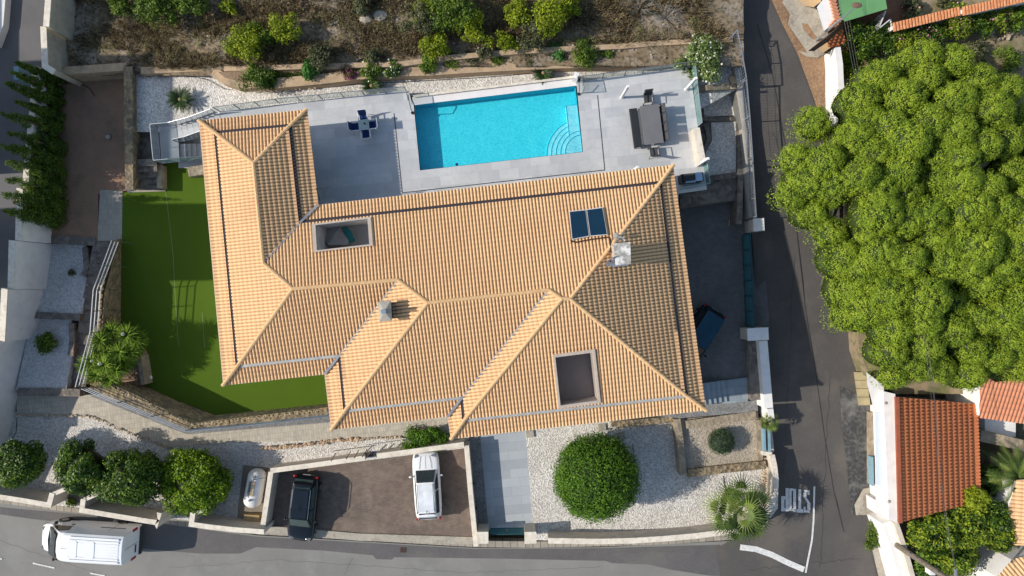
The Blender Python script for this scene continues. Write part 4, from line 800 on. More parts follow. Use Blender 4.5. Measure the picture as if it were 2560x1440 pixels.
# deck stairs and landing
st = thing('deck_stairs', 'pale tiled stairs with a landing going down from the pool deck to the lawn', 'stairs', P(450, 360, 1.8))
L_ = [P(385+2, 318, 3), P(446, 305, 3), P(451, 407, 3), P(403, 410, 3)]
MB().prism([P(x, y, 3.0) for x, y in ((398, 321), (440, 315), (446, 345), (449, 404), (404, 409))], [P(x, y, 1.8) for x, y in ((398, 321), (440, 315), (446, 345), (449, 404), (404, 409))]).build('landing', M_deck, st)
for k in range(8):
    t0, t1 = k/8, (k+1)/8; z = 3.15+.15*k; n0 = (438+110*t0, 316-36*t0); n1 = (438+110*t1, 316-36*t1); s0 = (446+110*t0, 352-32*t0); s1 = (446+110*t1, 352-32*t1); m0 = (n0[0], n0[1]-3)
    MB().prism([P(*q, z) for q in (n0, (n1[0], n0[1]), s1, s0)], [P(*q, 2.0) for q in (n0, (n1[0], n0[1]), s1, s0)]).build('step', M_deck, st)
for k in range(6):
    x0 = 449+13*k; z = 2.82-.17*k; q = ((x0, 360), (x0+13.5, 359), (x0+15, 398), (x0+1.5, 400))
    MB().prism([P(x, y, z) for x, y in q], [P(x, y, 1.0) for x, y in q]).build('step', M_deck, st)
MB().prism([P(x, y, 1.86) for x, y in ((446, 330), (552, 300), (566, 420), (446, 420))], [P(x, y, .5) for x, y in ((446, 330), (552, 300), (566, 420), (446, 420))]).build('stair_base', M_deck, st)
# white posts of the missing awning
for i, (x, y, h, lb) in enumerate(((1554, 244, 2.35, 'slim white post standing alone west of the long table'), (1715, 224, 2.3, 'slim white post at the east glass railing, north of the parapet'), (1743, 414, 2.3, 'slim white post at the south end of the cream parapet'), (1588, 424, .9, 'short white post peeking out at the main north eave'))):
    p = P(x, y, DK); t = thing('awning_post', lb, 'post', p, group='white awning posts'); MB().box((p.x, p.y, DK+h/2), (.14, .14, h), .1).build('shaft', M_paint, t); MB().box((p.x, p.y, DK+.02), (.2, .2, .04), .1).build('base_plate', M_paint, t)
# walls to the north
wall('garden_wall', 'tan upper boundary wall along the scrub from the dirt terrace to the road', [(560, 172), (700, 168), (1000, 160), (1130, 143), (1300, 128), (1560, 115), (1640, 108), (1832, 98)], [3.9, 4.4, 4.65, 4.7, 4.75, 4.75, 4.75, 4.7], 2, .30, M_tan)
wall('garden_wall', 'tan boundary wall between the scrub and the north west gravel', [(352, 176), (430, 173), (532, 168)], [3.5, 3.5, 3.6], 2, .42, M_tan)
wall('garden_wall', 'tan boundary wall between the scrub and the red dirt terrace', [(140, 178), (230, 172), (318, 166)], [3.3, 3.3, 3.3], 1, .48, M_tan)
wall('garden_wall', 'broad tan retaining wall curving along the planting strip north of the pool', [(532, 178), (560, 196), (600, 209), (700, 207), (800, 198), (900, 186), (1000, 178), (1080, 176), (1200, 168), (1400, 158), (1560, 155), (1625, 150), (1662, 124)], [3.7, 3.9, 4.0, 4.2, 4.3, 4.35, 4.35, 4.35, 4.35, 4.35, 4.35, 4.35, 4.35], 2.5, .60, M_tan)
slab('planting_strip', [(545, 180), (600, 178), (1000, 166), (1130, 150), (1300, 134), (1560, 121), (1655, 115), (1655, 126), (1620, 146), (1400, 154), (1080, 170), (800, 192), (600, 203), (560, 192)], 4.05, mat('planting_soil', (.30, .20, .12), (.20, .135, .085), 1.5, speck=(.3, .22, .15), sscale=7, samt=.6, bump=.8), bot=2)
loftwall('stone_wall', 'long straight stone wall between the red dirt terrace and the stair passage', [(309, 166), (331, 166), (333, 474), (313, 474)], 3.4, [(322, 190), (360, 190), (350, 472), (325, 472)], 1.9, M_stone)
slab('passage_floor', [(340, 318), (400, 318), (400, 474), (340, 474)], 2.2, M_stoned)
ps = thing('brick_steps', 'dark brick steps between the long stone wall and the lawn', 'steps', P(368, 440, 1.8))
for k in range(5):
    y = 398+15*k; q = ((342, y), (392, y-1), (393, y+16), (342, y+17)); MB().prism([P(a, c, 2.95-.2*k) for a, c in q], [P(a, c, 1.8) for a, c in q]).build('step', M_stoned, ps)
wall('stone_wall', 'short stone kerb between the brick steps and the lawn', [(397, 412), (398, 470)], 2.5, 1.8, .3, M_stonec)
wall('stone_wall', 'small stone block wall on the lawn against the west wing', [(470, 430), (520, 422)], 2.3, 1.8, .6, M_stonec)
slab('terrace_lip', [(318, 474), (412, 474), (412, 478), (318, 481)], 1.9, M_conc, bot=1)
# sunken lawn retaining walls
loftwall('stone_wall', 'tall rubble retaining wall on the west side of the lawn beside the railing', [(284, 600), (297, 598), (272, 690), (262, 727), (255, 830), (247, 870), (236, 870), (243, 830), (249, 725), (258, 690)], [2.5, 2.5, 3.6, 3.95, 4.0, 4.0, 4.0, 4.0, 3.95, 3.6], [(290, 600), (307, 598), (306, 690), (306, 727), (305, 830), (305, 870), (262, 870), (266, 830), (274, 725), (280, 690)], 1.6, M_stone)
loftwall('stone_wall', 'tall rubble retaining wall south of the lawn with a sunlit rugged top', [(222, 970), (300, 1003), (380, 1037), (468, 1076), (820, 1036), (820, 1018), (483, 1058), (416, 1026), (336, 986), (268, 955)], 4.0, [(262, 965), (330, 995), (410, 1030), (490, 1062), (820, 1032), (820, 1008), (541, 1036), (450, 1002), (400, 980), (348, 955)], 1.6, M_stone)
slab('corner_planter', [(240, 830), (330, 850), (352, 885), (357, 962), (300, 978), (225, 962)], 2.6, M_terr)
wall('stone_wall', 'thin rubble edge between the lawn and the yucca planter', [(346, 890), (353, 930), (357, 962)], 2.75, 1.8, .25, M_stonec)
def rails(label, px, z0, zs, posts):
    base = [P(x, y, zs[-1]) for x, y in px]; t = thing('steel_railing', label, 'railing', (base[0].x, base[0].y, z0))
    for z in zs: MB().tube([Vector((p.x, p.y, z)) for p in base], .028, 6).build('rail', M_steel, t)
    for p in posts: q = P(*p, zs[-1]); MB().beam((q.x, q.y, z0), (q.x, q.y, zs[-1]), .05, .05).build('post', M_steel, t)
rails('three bar steel railing above the west stair, on the lawn retaining wall', [(279, 601), (233, 725), (225, 830), (188, 968)], 2.5, [4.3, 4.65, 5.0], [(279, 602), (256, 664), (233, 725), (229, 778), (224, 832), (206, 900), (189, 966)])
rails('long three bar steel railing on the south retaining wall of the lawn', [(203, 972), (330, 1024), (462, 1079), (640, 1062), (818, 1041)], 2.5, [4.2, 4.45, 4.7], [(205, 973), (290, 1008), (375, 1043), (462, 1078), (580, 1067), (700, 1054), (816, 1041)])
# west stairs and terraced beds
ws = thing('stone_stairs', 'long dark stone stairs descending between the terraced beds and the steel railing', 'stairs', P(225, 800, .3))
Lx = lambda y: interp(y, [600, 700, 775, 880, 975], [234, 216, 201, 186, 156]); Rx = lambda y: interp(y, [600, 725, 830, 975], [286, 250, 240, 212])
for k in range(13):
    y0, y1 = 600+29*k, 600+29*(k+1); z = 1.78-.115*k; q = ((Lx(y0), y0), (Rx(y0), y0), (Rx(y1), y1), (Lx(y1), y1))
    MB().prism([P(a, c, z) for a, c in q], [P(a, c, -.2) for a, c in q]).build('step', M_stoned, ws)
slab('upper_gravel_bed', [(112, 605), (215, 605), (222, 690), (204, 785), (95, 785)], 1.3, mat('pale_gravel', (.62, .61, .60), (.52, .51, .5), .5, speck=(.28, .28, .27), sscale=12, samt=.7, voro=True, bump=1))
slab('lower_gravel_bed', [(80, 790), (178, 790), (182, 880), (165, 975), (40, 975)], .85, MATS['pale_gravel'])
wall('stone_wall', 'stone wall along the top of the upper gravel bed, below the dirt terrace', [(112, 598), (180, 600), (238, 604)], 1.85, 0, .55, M_stoned)
wall('stone_wall', 'stone kerb right of the upper gravel bed', [(212, 618), (216, 670), (208, 690)], 1.55, 0, .36, M_stoned)
wall('stone_wall', 'stone wall between the upper and lower gravel beds', [(84, 788), (140, 790), (200, 794)], 1.4, 0, .42, M_stoned)
wall('stone_wall', 'stone kerb right of the lower gravel bed', [(178, 808), (180, 850), (176, 890)], 1.15, 0, .36, M_stoned)
wall('stone_wall', 'stone wall at the foot of the lower gravel bed beside the paved path', [(44, 980), (120, 980), (200, 982)], .95, 0, .5, M_stoned)
# tall white boundary wall on the far left, its top stepping down the street
for i, (a, b2, za, zb_, lb) in enumerate((((49, 470), (46, 601), 4.5, 4.5, 'northern'), ((30, 601), (27, 722), 4.62, 4.2, 'middle'), ((11, 722), (4, 852), 4.5, 3.5, 'southern'))):
    wall('boundary_wall', 'tall white boundary wall on the left street, %s section of its stepped top' % lb, [a, b2], [za, zb_], -.4, .32, M_wwhite, M_creamc, capw=.08)
wall('boundary_wall', 'tall white boundary wall at the far lower left corner of the plot', [(-20, 850), (-45, 1000), (-90, 1240)], [3.6, 3.2, 2.4], -.4, .32, M_wwhite, M_creamc)
wall('boundary_wall', 'tall beige retaining wall at the top left, below the scrub street', [(124, -200), (120, 0), (115, 66)], [5.3, 5.2, 5.1], 1, .30, mat('beige_render', (.50, .44, .34), (.42, .37, .29), .8, speck=(.33, .28, .2), sscale=2.5), M_creamc)
wall('boundary_wall', 'beige retaining wall stepping down behind the first cypress', [(108, 66), (112, 165), (135, 180)], [4.7, 4.6, 4.4], 1, .30, MATS['beige_render'], M_creamc)
wall('boundary_wall', 'low white wall behind the cypress row along the left street', [(88, 165), (82, 260), (70, 380), (62, 470)], [3.9, 3.9, 4.0, 4.2], 1, .3, M_wwhite, M_creamc)
# the house and parapet across the left street, whose shade falls over the road
def block(name, label, x1, y0, y1, h):
    """a flat roofed house outside the picture's left edge; its shade is what darkens the street, terrace and lawn"""
    t = thing(name, label, 'house', (x1-4, (y0+y1)/2, 0)); MB().box((x1-4, (y0+y1)/2, h/2-.3), (8, y1-y0, h-.6)).build('wall', M_wwhite, t); MB().box((x1-4, (y0+y1)/2, h-.27), (8.2, y1-y0+.2, .5)).build('roof', M_conc, t)
block('neighbour_house', 'tall white house across the left street, level with the middle of the lawn', -35.6, -.3, 4.4, 13.4)
block('neighbour_house', 'tall white house across the left street, level with the red dirt terrace', -35.6, 7.0, 13.6, 13.0)
block('neighbour_house', 'low white house across the left street at its upper end', -36.5, 13.6, 26, 6.2)
block('neighbour_house', 'low white house across the left street beside the tall white boundary wall', -36.5, -9.5, -.6, 5.4)
wall('boundary_wall', 'pale parapet on the far side of the left street at the top left corner', [(8, -60), (-2, 60), (-20, 110)], 2.95, 1, .5, M_wwhite)
bs = thing('street_sign_post', 'pale blue hose reel box standing behind the second cypress', 'box', P(58, 190, 2.45)); MB().box(P(58, 190, 3.2), (.3, .8, 1.2)).build('cabinet', mat('pale_blue_paint', (.22, .36, .42)), bs)
bs.name = 'utility_cabinet'; bs['label'] = 'pale blue cabinet beside the left street near the second cypress'
# ---------------------------------------------------------------- furniture on the deck
def lchair(name, label, seatc, framem, backh=.95, sling=True, armw=.03):
    """garden armchair, facing +y, seat, backrest, arms and four legs"""
    t = thing(name, label, 'chair'); w, d = .50, .46
    MB().box((0, .0, .43), (w-.06, d, .035)).build('seat', seatc, t)
    bm_ = MB(); bm_.prism([Vector((-.22, -.24, .44)), Vector((.22, -.24, .44)), Vector((.22, -.21, .44)), Vector((-.22, -.21, .44))][::-1], [Vector((x, y-.17, backh)) for x, y in ((-.22, -.24), (.22, -.24), (.22, -.21), (-.22, -.21))][::-1]); bm_.build('backrest', seatc, t)
    b = MB(); b.tube([(-.24, -.23, .43), (-.25, -.41, backh), (.25, -.41, backh), (.24, -.23, .43)], .018, 6); b.build('back_frame', framem, t)
    for s in (-1, 1):
        MB().tube([(s*.27, .25, 0), (s*.27, .23, .63), (s*.27, -.28, .65)], armw, 6).build('armrest', framem, t)
        MB().tube([(s*.24, .22, .43), (s*.26, .26, 0)], .016, 5).build('leg', framem, t); MB().tube([(s*.24, -.22, .43), (s*.27, -.36, 0)], .016, 5).build('leg', framem, t)
    return t
M_navy = mat('navy_fabric', (.006, .03, .13), (.005, .022, .10), 6, rough=.8)
def seat_at(o, px, py, z, face): p = P(px, py, z); o.location = (p.x, p.y, z); o.rotation_euler = (0, 0, face)
c0 = lchair('garden_chair', 'navy and white garden chair north of the small bistro table', M_navy, M_paint)
c0['group'] = 'navy chairs round the bistro table'
tx, ty = 916, 319
for i, (dx, dy, f, lb) in enumerate(((-3, -18, PI, 'north'), (-20, 2, -PI/2, 'west'), (17, -2, PI/2, 'east'), (3, 19, 0, 'south'))):
    o = c0 if i == 0 else copy_thing(c0); o['label'] = 'navy and white garden chair %s of the small bistro table' % lb; seat_at(o, tx+dx, ty+dy, DK, f+.12)
p = P(tx, ty, DK); t = thing('bistro_table', 'small square glass bistro table between four navy chairs', 'table', p)
MB().box((p.x, p.y, DK+.73), (.62, .62, .02), .12).build('tabletop', mat('frosted_table_glass', (.34, .42, .40), (.30, .38, .37), 3, rough=.2), t)
for a in range(4): q = p+Vector((math.cos(.9+a*PI/2)*.38, math.sin(.9+a*PI/2)*.38, 0)); MB().tube([q, q+Vector((0, 0, .72))], .02, 6).build('leg', M_paint, t)
MB().tube([p+Vector((.05, .06, .745)), p+Vector((.05, .06, .86))], .05, 10).build('mug', M_black, label='small black mug on the bistro table', cat='mug')
# long table
p = P(1619, 319, DK); tb = thing('dining_table', 'long dark grey dining table on the barbecue terrace', 'table', p); ang = math.radians(7.5)
def loc(x, y, z=0): return p+Matrix.Rotation(ang, 3, 'Z') @ Vector((x, y, z))
MB().box(loc(.10, 0, .74), (1.14, 2.32, .045), ang).build('tabletop', M_grey, tb, bevel=.01)
for sx in (-1, 1):
    for sy in (-1, 1): MB().box(loc(.12+sx*.42, sy*1.05, .36), (.07, .07, .70), ang).build('leg', M_dark, tb)
MB().box(loc(-.48, .0, .62), (.22, 2.15, .03), ang).build('side_shelf', mat('grey_shelf_cloth', (.13, .13, .135)), tb)  # one even grey for the shelf cloth
bn = thing('bench', 'dark grey upholstered bench on the pool side of the long table', 'bench', loc(-.80, 0))
MB().box(loc(-.80, -.02, .44), (.42, 2.35, .06), ang).build('seat', mat('slate_cushion', (.022, .028, .034)), bn, bevel=.01)
MB().box(loc(-1.03, -.02, .40), (.05, 2.35, .10), ang).build('side_rail', M_dark, bn)
for sx in (-1, 1):
    for sy in (-1, 1): MB().box(loc(-.80+sx*.2, -.02+sy*1.12, .2), (.05, .05, .40), ang).build('leg', M_steel, bn)
M_slng = mat('dark_sling', (.07, .07, .075), rough=.8)
d0 = lchair('dining_chair', 'x', M_slng, M_dark, .98); d0['group'] = 'sling chairs round the long table'
for i, (x, y, f, lb) in enumerate(((.16, 1.62, PI, 'dark sling chair at the north end of the long table'), (.10, -1.55, 0, 'dark sling chair at the south end of the long table'), (.56, .86, PI/2, 'northmost sling chair on the east side of the long table'), (.56, .30, PI/2, 'second sling chair from the north on the east side of the long table'), (.56, -.26, PI/2, 'second sling chair from the south on the east side of the long table'), (.56, -.80, PI/2, 'southmost sling chair on the east side of the long table'))):
    o = d0 if i == 0 else copy_thing(d0); o['label'] = lb; q = loc(x, y); o.location = q; o.rotation_euler = (0, 0, f+ang)
# barbecue
p = P(1722, 449, DK); bq = thing('barbecue', 'black gas barbecue with a steel lid in the corner of the deck', 'barbecue', p); ba = .1
def lb_(x, y, z): return p+Matrix.Rotation(ba, 3, 'Z') @ Vector((x, y, z))
MB().box(lb_(0, 0, .42), (1.3, .5, .84), ba).build('cabinet', M_black, bq)
r = [[lb_(x, .22*math.cos(t), .86+.24*math.sin(t)) for t in [PI*k/8 for k in range(9)]]+[lb_(x, -.22, .84), lb_(x, .22, .84)] for x in (-.55, .08)]
MB().loft(r).build('lid', mat('charcoal_enamel', (.02, .03, .035), rough=.3), bq)
MB().box(lb_(-.15, -.24, .90), (.58, .14, .10), ba).build('control_panel', mat('blue_steel', (.30, .42, .55), rough=.3, metal=.4), bq)
MB().box(lb_(.36, 0, .90), (.42, .5, .06), ba).build('side_burner', mat('side_shelf_steel', (.34, .48, .62), rough=.3, metal=.3), bq)
MB().tube([lb_(-.5, -.3, .95), lb_(.05, -.3, .95)], .018, 6).build('handle', M_steel, bq)
b = MB()
for k in range(4): b.tube([lb_(-.4+.14*k, -.31, .88), lb_(-.4+.14*k, -.34, .88)], .03, 8)
b.build('knob', M_black, bq)
# pool ladder, shower
ld = thing('pool_ladder', 'grey handrail at the north west corner of the pool', 'handrail', P(1029, 278, DK))
MB().tube([P(1020, 236, DK+.9), P(1023, 255, DK+.9), P(1027, 272, DK+.7), P(1031, 280, DK)], .03, 6).build('rail', M_rail, ld); MB().ell(P(1031, 282, DK+.05), (.1, .1, .06), 8, 5).build('foot', M_black, ld)
ld = thing('pool_ladder', 'grey handrail foot at the north east corner of the pool', 'handrail', P(1446, 232, DK))
MB().tube([P(1447, 205, DK+.9), P(1449, 225, DK+.6), P(1447, 234, DK)], .03, 6).build('rail', M_rail, ld); MB().ell(P(1446, 235, DK+.05), (.1, .1, .06), 8, 5).build('foot', M_black, ld)
# round white stone on the lawn, tank, boxes
MB().ell(P(373, 944, 1.93), (.20, .17, .12), 12, 7).build('white_ball', M_paint, smooth=True, label='smooth white boulder on the lawn by the yucca planter', cat='boulder')
MB().ell(P(270, 342, 1.9), (.18, .16, .1), 9, 6, .1, rnd).build('stone', M_conc, smooth=True, label='single pale stone lying on the red dirt terrace', cat='stone')
tk = thing('gas_tank', 'white horizontal gas tank beside the parking bay side wall', 'tank', P(637, 1220, .1)); a, b_ = P(643, 1190, .75), P(632, 1250, .75); d = (b_-a).normalized(); R_ = .58; pts = []; rs = []
for k in range(7): t = -PI/2+PI/2*k/6; pts.append(a+d*(math.sin(t)*.5)); rs.append(max(.02, R_*math.cos(t)))
for k in range(7): t = PI/2*k/6; pts.append(b_+d*(math.sin(t)*.5)); rs.append(max(.02, R_*math.cos(t)))
MB().tube(pts, rs, 20).build('shell', mat('tank_paint', (.82, .80, .77), (.74, .71, .66), 1.5, rough=.4), tk, smooth=True)
b = MB(); c = (a+b_)/2-d*.12; b.box(c+Vector((.0, 0, .58)), (.28, .95, .12), -.17); b.build('valve_cover', mat('tan_plate', (.48, .38, .24)), tk)
MB().box(c+Vector((-.17, 0, .60)), (.16, .95, .08), -.17).build('dial_box', M_grey, tk)
MB().tube([c+d*-.6+Vector((-.1, 0, .62)), c+d*-.75+Vector((.9, .0, .55))], .015, 5).build('pipe', M_black, tk)
b = MB()
for s in (-.75, .75): b.tube([c+d*s+Vector((0, 0, .57)), c+d*s+Vector((0, 0, .66))], .08, 10)
b.build('valve', M_grey, tk)
b = MB()
for s in (-.8, .8): b.box(c+d*s+Vector((0, 0, -.45)), (.9, .15, .5), -.17)
b.build('leg', M_conc, tk)
slab('tank_base', [(608, 1163), (672, 1170), (655, 1310), (592, 1298)], .14, mat('dusty_concrete', (.26, .22, .17), (.21, .18, .14), 1.5))
MB().box(P(632, 1292, .35), (1.0, .42, .5), -.05).build('block_stack', mat('ochre_block', (.36, .26, .13), (.30, .22, .11), 3), label='low ochre masonry block between the gas tank and the street wall', cat='block')

# ---------------------------------------------------------------- vehicles (built nose to +x, then turned)
def carbody(t, L, Wd, H, m, van=False, hood=.26, rear=.0):
    hw = Wd/2; belt = .92 if not van else 1.05; xs = [-.5, -.485, -.44, -.30, -.1, .12, .26, .38, .45, .485, .5]; rings = []
    for x in xs:
        k = max(0, abs(x)-.36)/.14; w = hw*(1-.20*k**2.2-(.06 if abs(x) > .49 else 0)); zt = belt if x < .5-hood else belt-(.26 if not van else .05)*((x-(.5-hood))/hood)**1.3
        if abs(x) > .49: zt *= .72
        elif abs(x) > .48: zt *= .92
        X = x*L; zb = .24 if abs(x) < .47 else .34
        rings.append([Vector(q) for q in ((X, -w*.9, zb), (X, -w, zb+.2), (X, -w, zt*.72), (X, -w*.95, zt-.05), (X, -w*.78, zt), (X, -w*.3, zt+.03), (X, w*.3, zt+.03), (X, w*.78, zt), (X, w*.95, zt-.05), (X, w, zt*.72), (X, w, zb+.2), (X, w*.9, zb))])
    o = MB().loft(rings).build('body', m, t, smooth=True); s_ = o.modifiers.new('sub', 'SUBSURF'); s_.levels = 1; s_.render_levels = 1
    return belt
def wheels(t, L, Wd, r=.33, f=.31, b_=-.31):
    for x in (f*L, b_*L):
        for s in (-1, 1):
            w = MB().tube([(x, s*(Wd/2-.20), r), (x, s*(Wd/2+.005), r)], r, 20).build('wheel', M_black, t); MB().tube([(x, s*(Wd/2), r), (x, s*(Wd/2+.015), r)], r*.62, 14).build('rim', M_steel, w)
def car(label, pf, pr, m, roofm, rails=False, L=4.35, Wd=1.80, H=1.55, tint=None):
    """pf/pr: where the middle of the nose and of the tail are seen, at half height"""
    f, r = P(*pf, .7), P(*pr, .8); c = (f+r)/2; a = math.atan2((f-r).y, (f-r).x)
    t = thing('parked_car', label, 'car'); belt = carbody(t, L, Wd, H, m)
    # greenhouse as a rounded loft, then glass set just proud of it
    st = [(-.475, .70, .70, belt), (-.40, .72, .60, H-.10), (-.33, .73, .60, H), (-.05, .75, .62, H+.02), (.10, .75, .60, H-.01), (.26, .74, .70, belt-.02)]
    rings = []
    for x, wb, wt, z in st:
        X = x*L; k = Wd/1.8
        rings.append([Vector(q) for q in ((X, -wb*k, belt-.06), (X, -wt*k, z-.05), (X, -wt*.8*k, z), (X, 0, z+.02), (X, wt*.8*k, z), (X, wt*k, z-.05), (X, wb*k, belt-.06))])
    MB().loft(rings).build('cabin', m, t, smooth=False, bevel=.02)
    k = Wd/1.8
    # panoramic style roof panel, windscreen, rear window and side windows
    def quad(n, pts, mm, off): MB().prism([Vector(q)+Vector(off) for q in pts], [Vector(q) for q in pts]).build(n, mm, t)
    M_g = tint or M_win
    quad('windscreen', [(.105*L, -.55*k, H-.03), (.105*L, .55*k, H-.03), (.248*L, .64*k, belt-.01), (.248*L, -.64*k, belt-.01)], M_g, (.02, 0, .05))
    quad('rear_window', [(-.345*L, -.52*k, H-.01), (-.345*L, .52*k, H-.01), (-.455*L, .60*k, belt+.16), (-.455*L, -.60*k, belt+.16)], M_g, (-.02, 0, .035))
    for s in (-1, 1):
        quad('side_window', [(.20*L, s*.735*k, belt+.03), (-.02*L, s*.745*k, belt+.03), (-.02*L, s*.645*k, H-.10), (.10*L, s*.64*k, H-.12)], M_g, (0, s*.025, .01))
        quad('side_window', [(-.04*L, s*.745*k, belt+.03), (-.38*L, s*.725*k, belt+.05), (-.36*L, s*.63*k, H-.13), (-.04*L, s*.645*k, H-.10)], M_g, (0, s*.025, .01))
        if rails: MB().tube([(.09*L, s*.58*k, H+.01), (.05*L, s*.60*k, H+.06), (-.30*L, s*.60*k, H+.055), (-.34*L, s*.58*k, H)], .022, 5).build('roof_rail', rails, t)
        mr = MB(); mr.ell((.165*L, s*(Wd/2+.10), belt+.05), (.07, .12, .08), 8, 6); mr.build('mirror', m, t, smooth=True)
        MB().box((.445*L, s*Wd*.31, .70), (.24, .30, .07), s*-.35).build('headlight', mat('headlight_glass', (.16, .18, .2), rough=.12), t, bevel=.02)
        MB().box((-.468*L, s*Wd*.37, .80), (.16, .30, .14), s*.4).build('tail_light', mat('red_lens', (.35, .01, .015), rough=.15), t, bevel=.02)
    if not rails or rails is M_dark:
        b = MB()
        for s in (-1, 1): b.tube([(.27*L, s*.40*k, belt+.012), (.36*L, s*.36*k, belt-.035), (.455*L, s*.28*k, belt-.17)], .012, 4)
        b.tube([(.275*L, 0, belt+.03), (.46*L, 0, belt-.15)], .008, 4); b.build('bonnet_crease', MATS['number_crease'] if 'number_crease' in MATS else mat('number_crease', (.30, .31, .33)), t)
        for s in (-1, 1): MB().box((.0, s*(Wd/2+.004), .42), (L*.52, .05, .16)).build('side_trim', M_black, t)
    quad('roof_panel', [(.08*L, -.47*k, H+.012), (.08*L, .47*k, H+.012), (-.32*L, .47*k, H+.012), (-.32*L, -.47*k, H+.012)], roofm, (0, 0, .02))
    MB().tube([(.49*L, -.35, .5), (.495*L, .35, .5)], .05, 6).build('grille', M_black, t); MB().box((-.497*L, 0, .62), (.03, .5, .12)).build('number_plate', M_paint, t)
    MB().tube([(-.30*L, .0, H+.03), (-.335*L, .0, H+.14)], .014, 5).build('aerial', M_black, t)
    wheels(t, L, Wd); t.location = (c.x, c.y, .03); t.rotation_euler = (0, 0, a); return t
M_cw = mat('white_car_paint', (.78, .79, .80), (.76, .77, .78), 1, rough=.25, coat=.8)
M_cb = mat('black_car_paint', (.004, .006, .009), (.004, .006, .009), 1, rough=.2, coat=.5)
car('white crossover car parked nose to the wall at the right of the parking bay', (1063, 1140), (1072, 1291), M_cw, mat('white_roof_paint', (.74, .77, .80), rough=.3, coat=.6), rails=M_dark, L=4.4)
car('black hatchback car parked at the left of the parking bay, nose to the street', (750, 1345), (765, 1196), M_cb, mat('black_roof_glass', (.010, .016, .024), rough=.12, coat=.3), rails=M_steel, L=4.4, tint=mat('grey_tinted_glass', (.05, .08, .08), rough=.08, spec=.8))
k_ = car('dark blue car half hidden under the east eave in the courtyard', (1770, 778), (1700, 890), mat('blue_black_paint', (.006, .012, .02), rough=.25), mat('blue_glass_roof', (.012, .06, .10), rough=.25), L=4.3, Wd=1.82, H=1.62)
q = P(1797, 776, 1.15+1.45)-Vector((.546, .837, 0))*2.12; k_.location = (q.x, q.y, 1.15); k_.rotation_euler = (0, 0, math.atan2(-.837, -.546))
for ch in k_.children:
    if ch.name.startswith('roof_panel'): ch.scale = (1.28, 1.28, 1); ch.location.z += .06
# van
vn = thing('parked_van', 'long white panel van parked on the street at the lower left', 'van'); L, Wd, H = 6.2, 2.02, 2.6
M_vp = mat('white_van_paint', (.80, .81, .82), (.78, .79, .80), 1, rough=.35, coat=.4)
rings = []
for x, w, z, zc in ((-3.1, .98, 2.36, 2.42), (-3.05, 1.0, 2.45, 2.52), (-2.0, 1.01, 2.47, 2.55), (0, 1.01, 2.47, 2.56), (.7, 1.0, 2.44, 2.53), (1.05, .97, 2.34, 2.44), (1.25, .95, 2.16, 2.27), (2.25, .95, 1.28, 1.36), (2.40, .95, 1.16, 1.22), (2.85, .88, 1.02, 1.08), (3.04, .76, .88, .92), (3.12, .62, .6, .62)):
    tw = .90 if z > 1.6 else .96
    rings.append([Vector(q) for q in ((x, -w, .3), (x, -w*1.02, .8), (x, -w, z*.62), (x, -w*tw, z-.10), (x, -w*tw*.88, z), (x, -w*.35, zc), (x, w*.35, zc), (x, w*tw*.88, z), (x, w*tw, z-.10), (x, w, z*.62), (x, w*1.02, .8), (x, w, .3))])
MB().loft(rings).build('body', M_vp, vn, smooth=False, bevel=.03)
b = MB()
for k in range(9): b.beam((-2.85, -.72+.18*k, 2.545), (.35, -.72+.18*k, 2.560), .13, .004)
b.build('roof_rib', M_vp, vn)
for x0, x1 in ((-1.35, -.75), (-.25, .15)):
    b = MB(); ring = [(x0, -.45), (x0+.08, -.55), (x1-.08, -.55), (x1, -.45), (x1, .45), (x1-.08, .55), (x0+.08, .55), (x0, .45)]; b.prism([Vector((x, y, 2.578)) for x, y in ring], [Vector((x, y, 2.50)) for x, y in ring]); b.build('roof_hatch', M_vp, vn)
ws_ = [Vector((1.28+.95*f, y*(.76+.12*f), 2.25-.90*f+.02*(1-abs(y))*0)) for f, y in ((0, -1), (0, 1), (1, 1), (1, -1))]
rr_ = [ws_[0], Vector((1.30, 0, 2.30)), ws_[1], ws_[2], Vector((2.33, 0, 1.36)), ws_[3]]
MB().prism([p+Vector((.035, 0, .045)) for p in rr_], [p-Vector((0, 0, .05)) for p in rr_]).build('windscreen', M_win, vn)
for s in (-1, 1):
    MB().prism([Vector((x, s*(1.0), z)) for x, z in ((2.05, 1.38), (.75, 1.38), (.75, 1.98), (1.40, 2.0))], [Vector((x, s*.90, z)) for x, z in ((2.05, 1.38), (.75, 1.38), (.75, 1.98), (1.40, 2.0))]).build('side_window', mat('brown_side_glass', (.06, .045, .035), rough=.1), vn)
    MB().box((1.85, s*1.17, 1.45), (.12, .18, .26)).build('mirror', M_black, vn, bevel=.03)
    MB().box((-3.09, s*.93, 1.15), (.09, .16, .55)).build('tail_light', MATS['red_lens'], vn, bevel=.02); MB().box((2.86, s*.60, .99), (.22, .24, .10), s*-.5).build('headlight', MATS['headlight_glass'], vn, bevel=.02)
MB().beam((-2.6, -1.035, 1.35), (-1.0, -1.035, 1.35), .02, .05).build('sliding_rail', M_grey, vn)
MB().box((-1.8, -1.035, 1.25), (.010, .012, 1.3)).build('door_seam', M_grey, vn)
b = MB(); b.box((.9, -1.03, 1.15), (.22, .03, .06)); b.build('door_handle', M_black, vn); b = MB(); b.box((-3.11, 0, 1.5), (.02, .012, 1.5)); b.build('rear_door_seam', M_grey, vn)
MB().box((-3.16, 0, .45), (.12, 1.8, .22)).build('rear_bumper', M_dark, vn); MB().box((-3.12, .35, 1.0), (.03, .5, .12)).build('number_plate', mat('plate_dark', (.1, .05, .06)), vn); MB().tube([(.75, 0, 2.50), (.6, 0, 2.68)], .015, 5).build('aerial', M_black, vn)
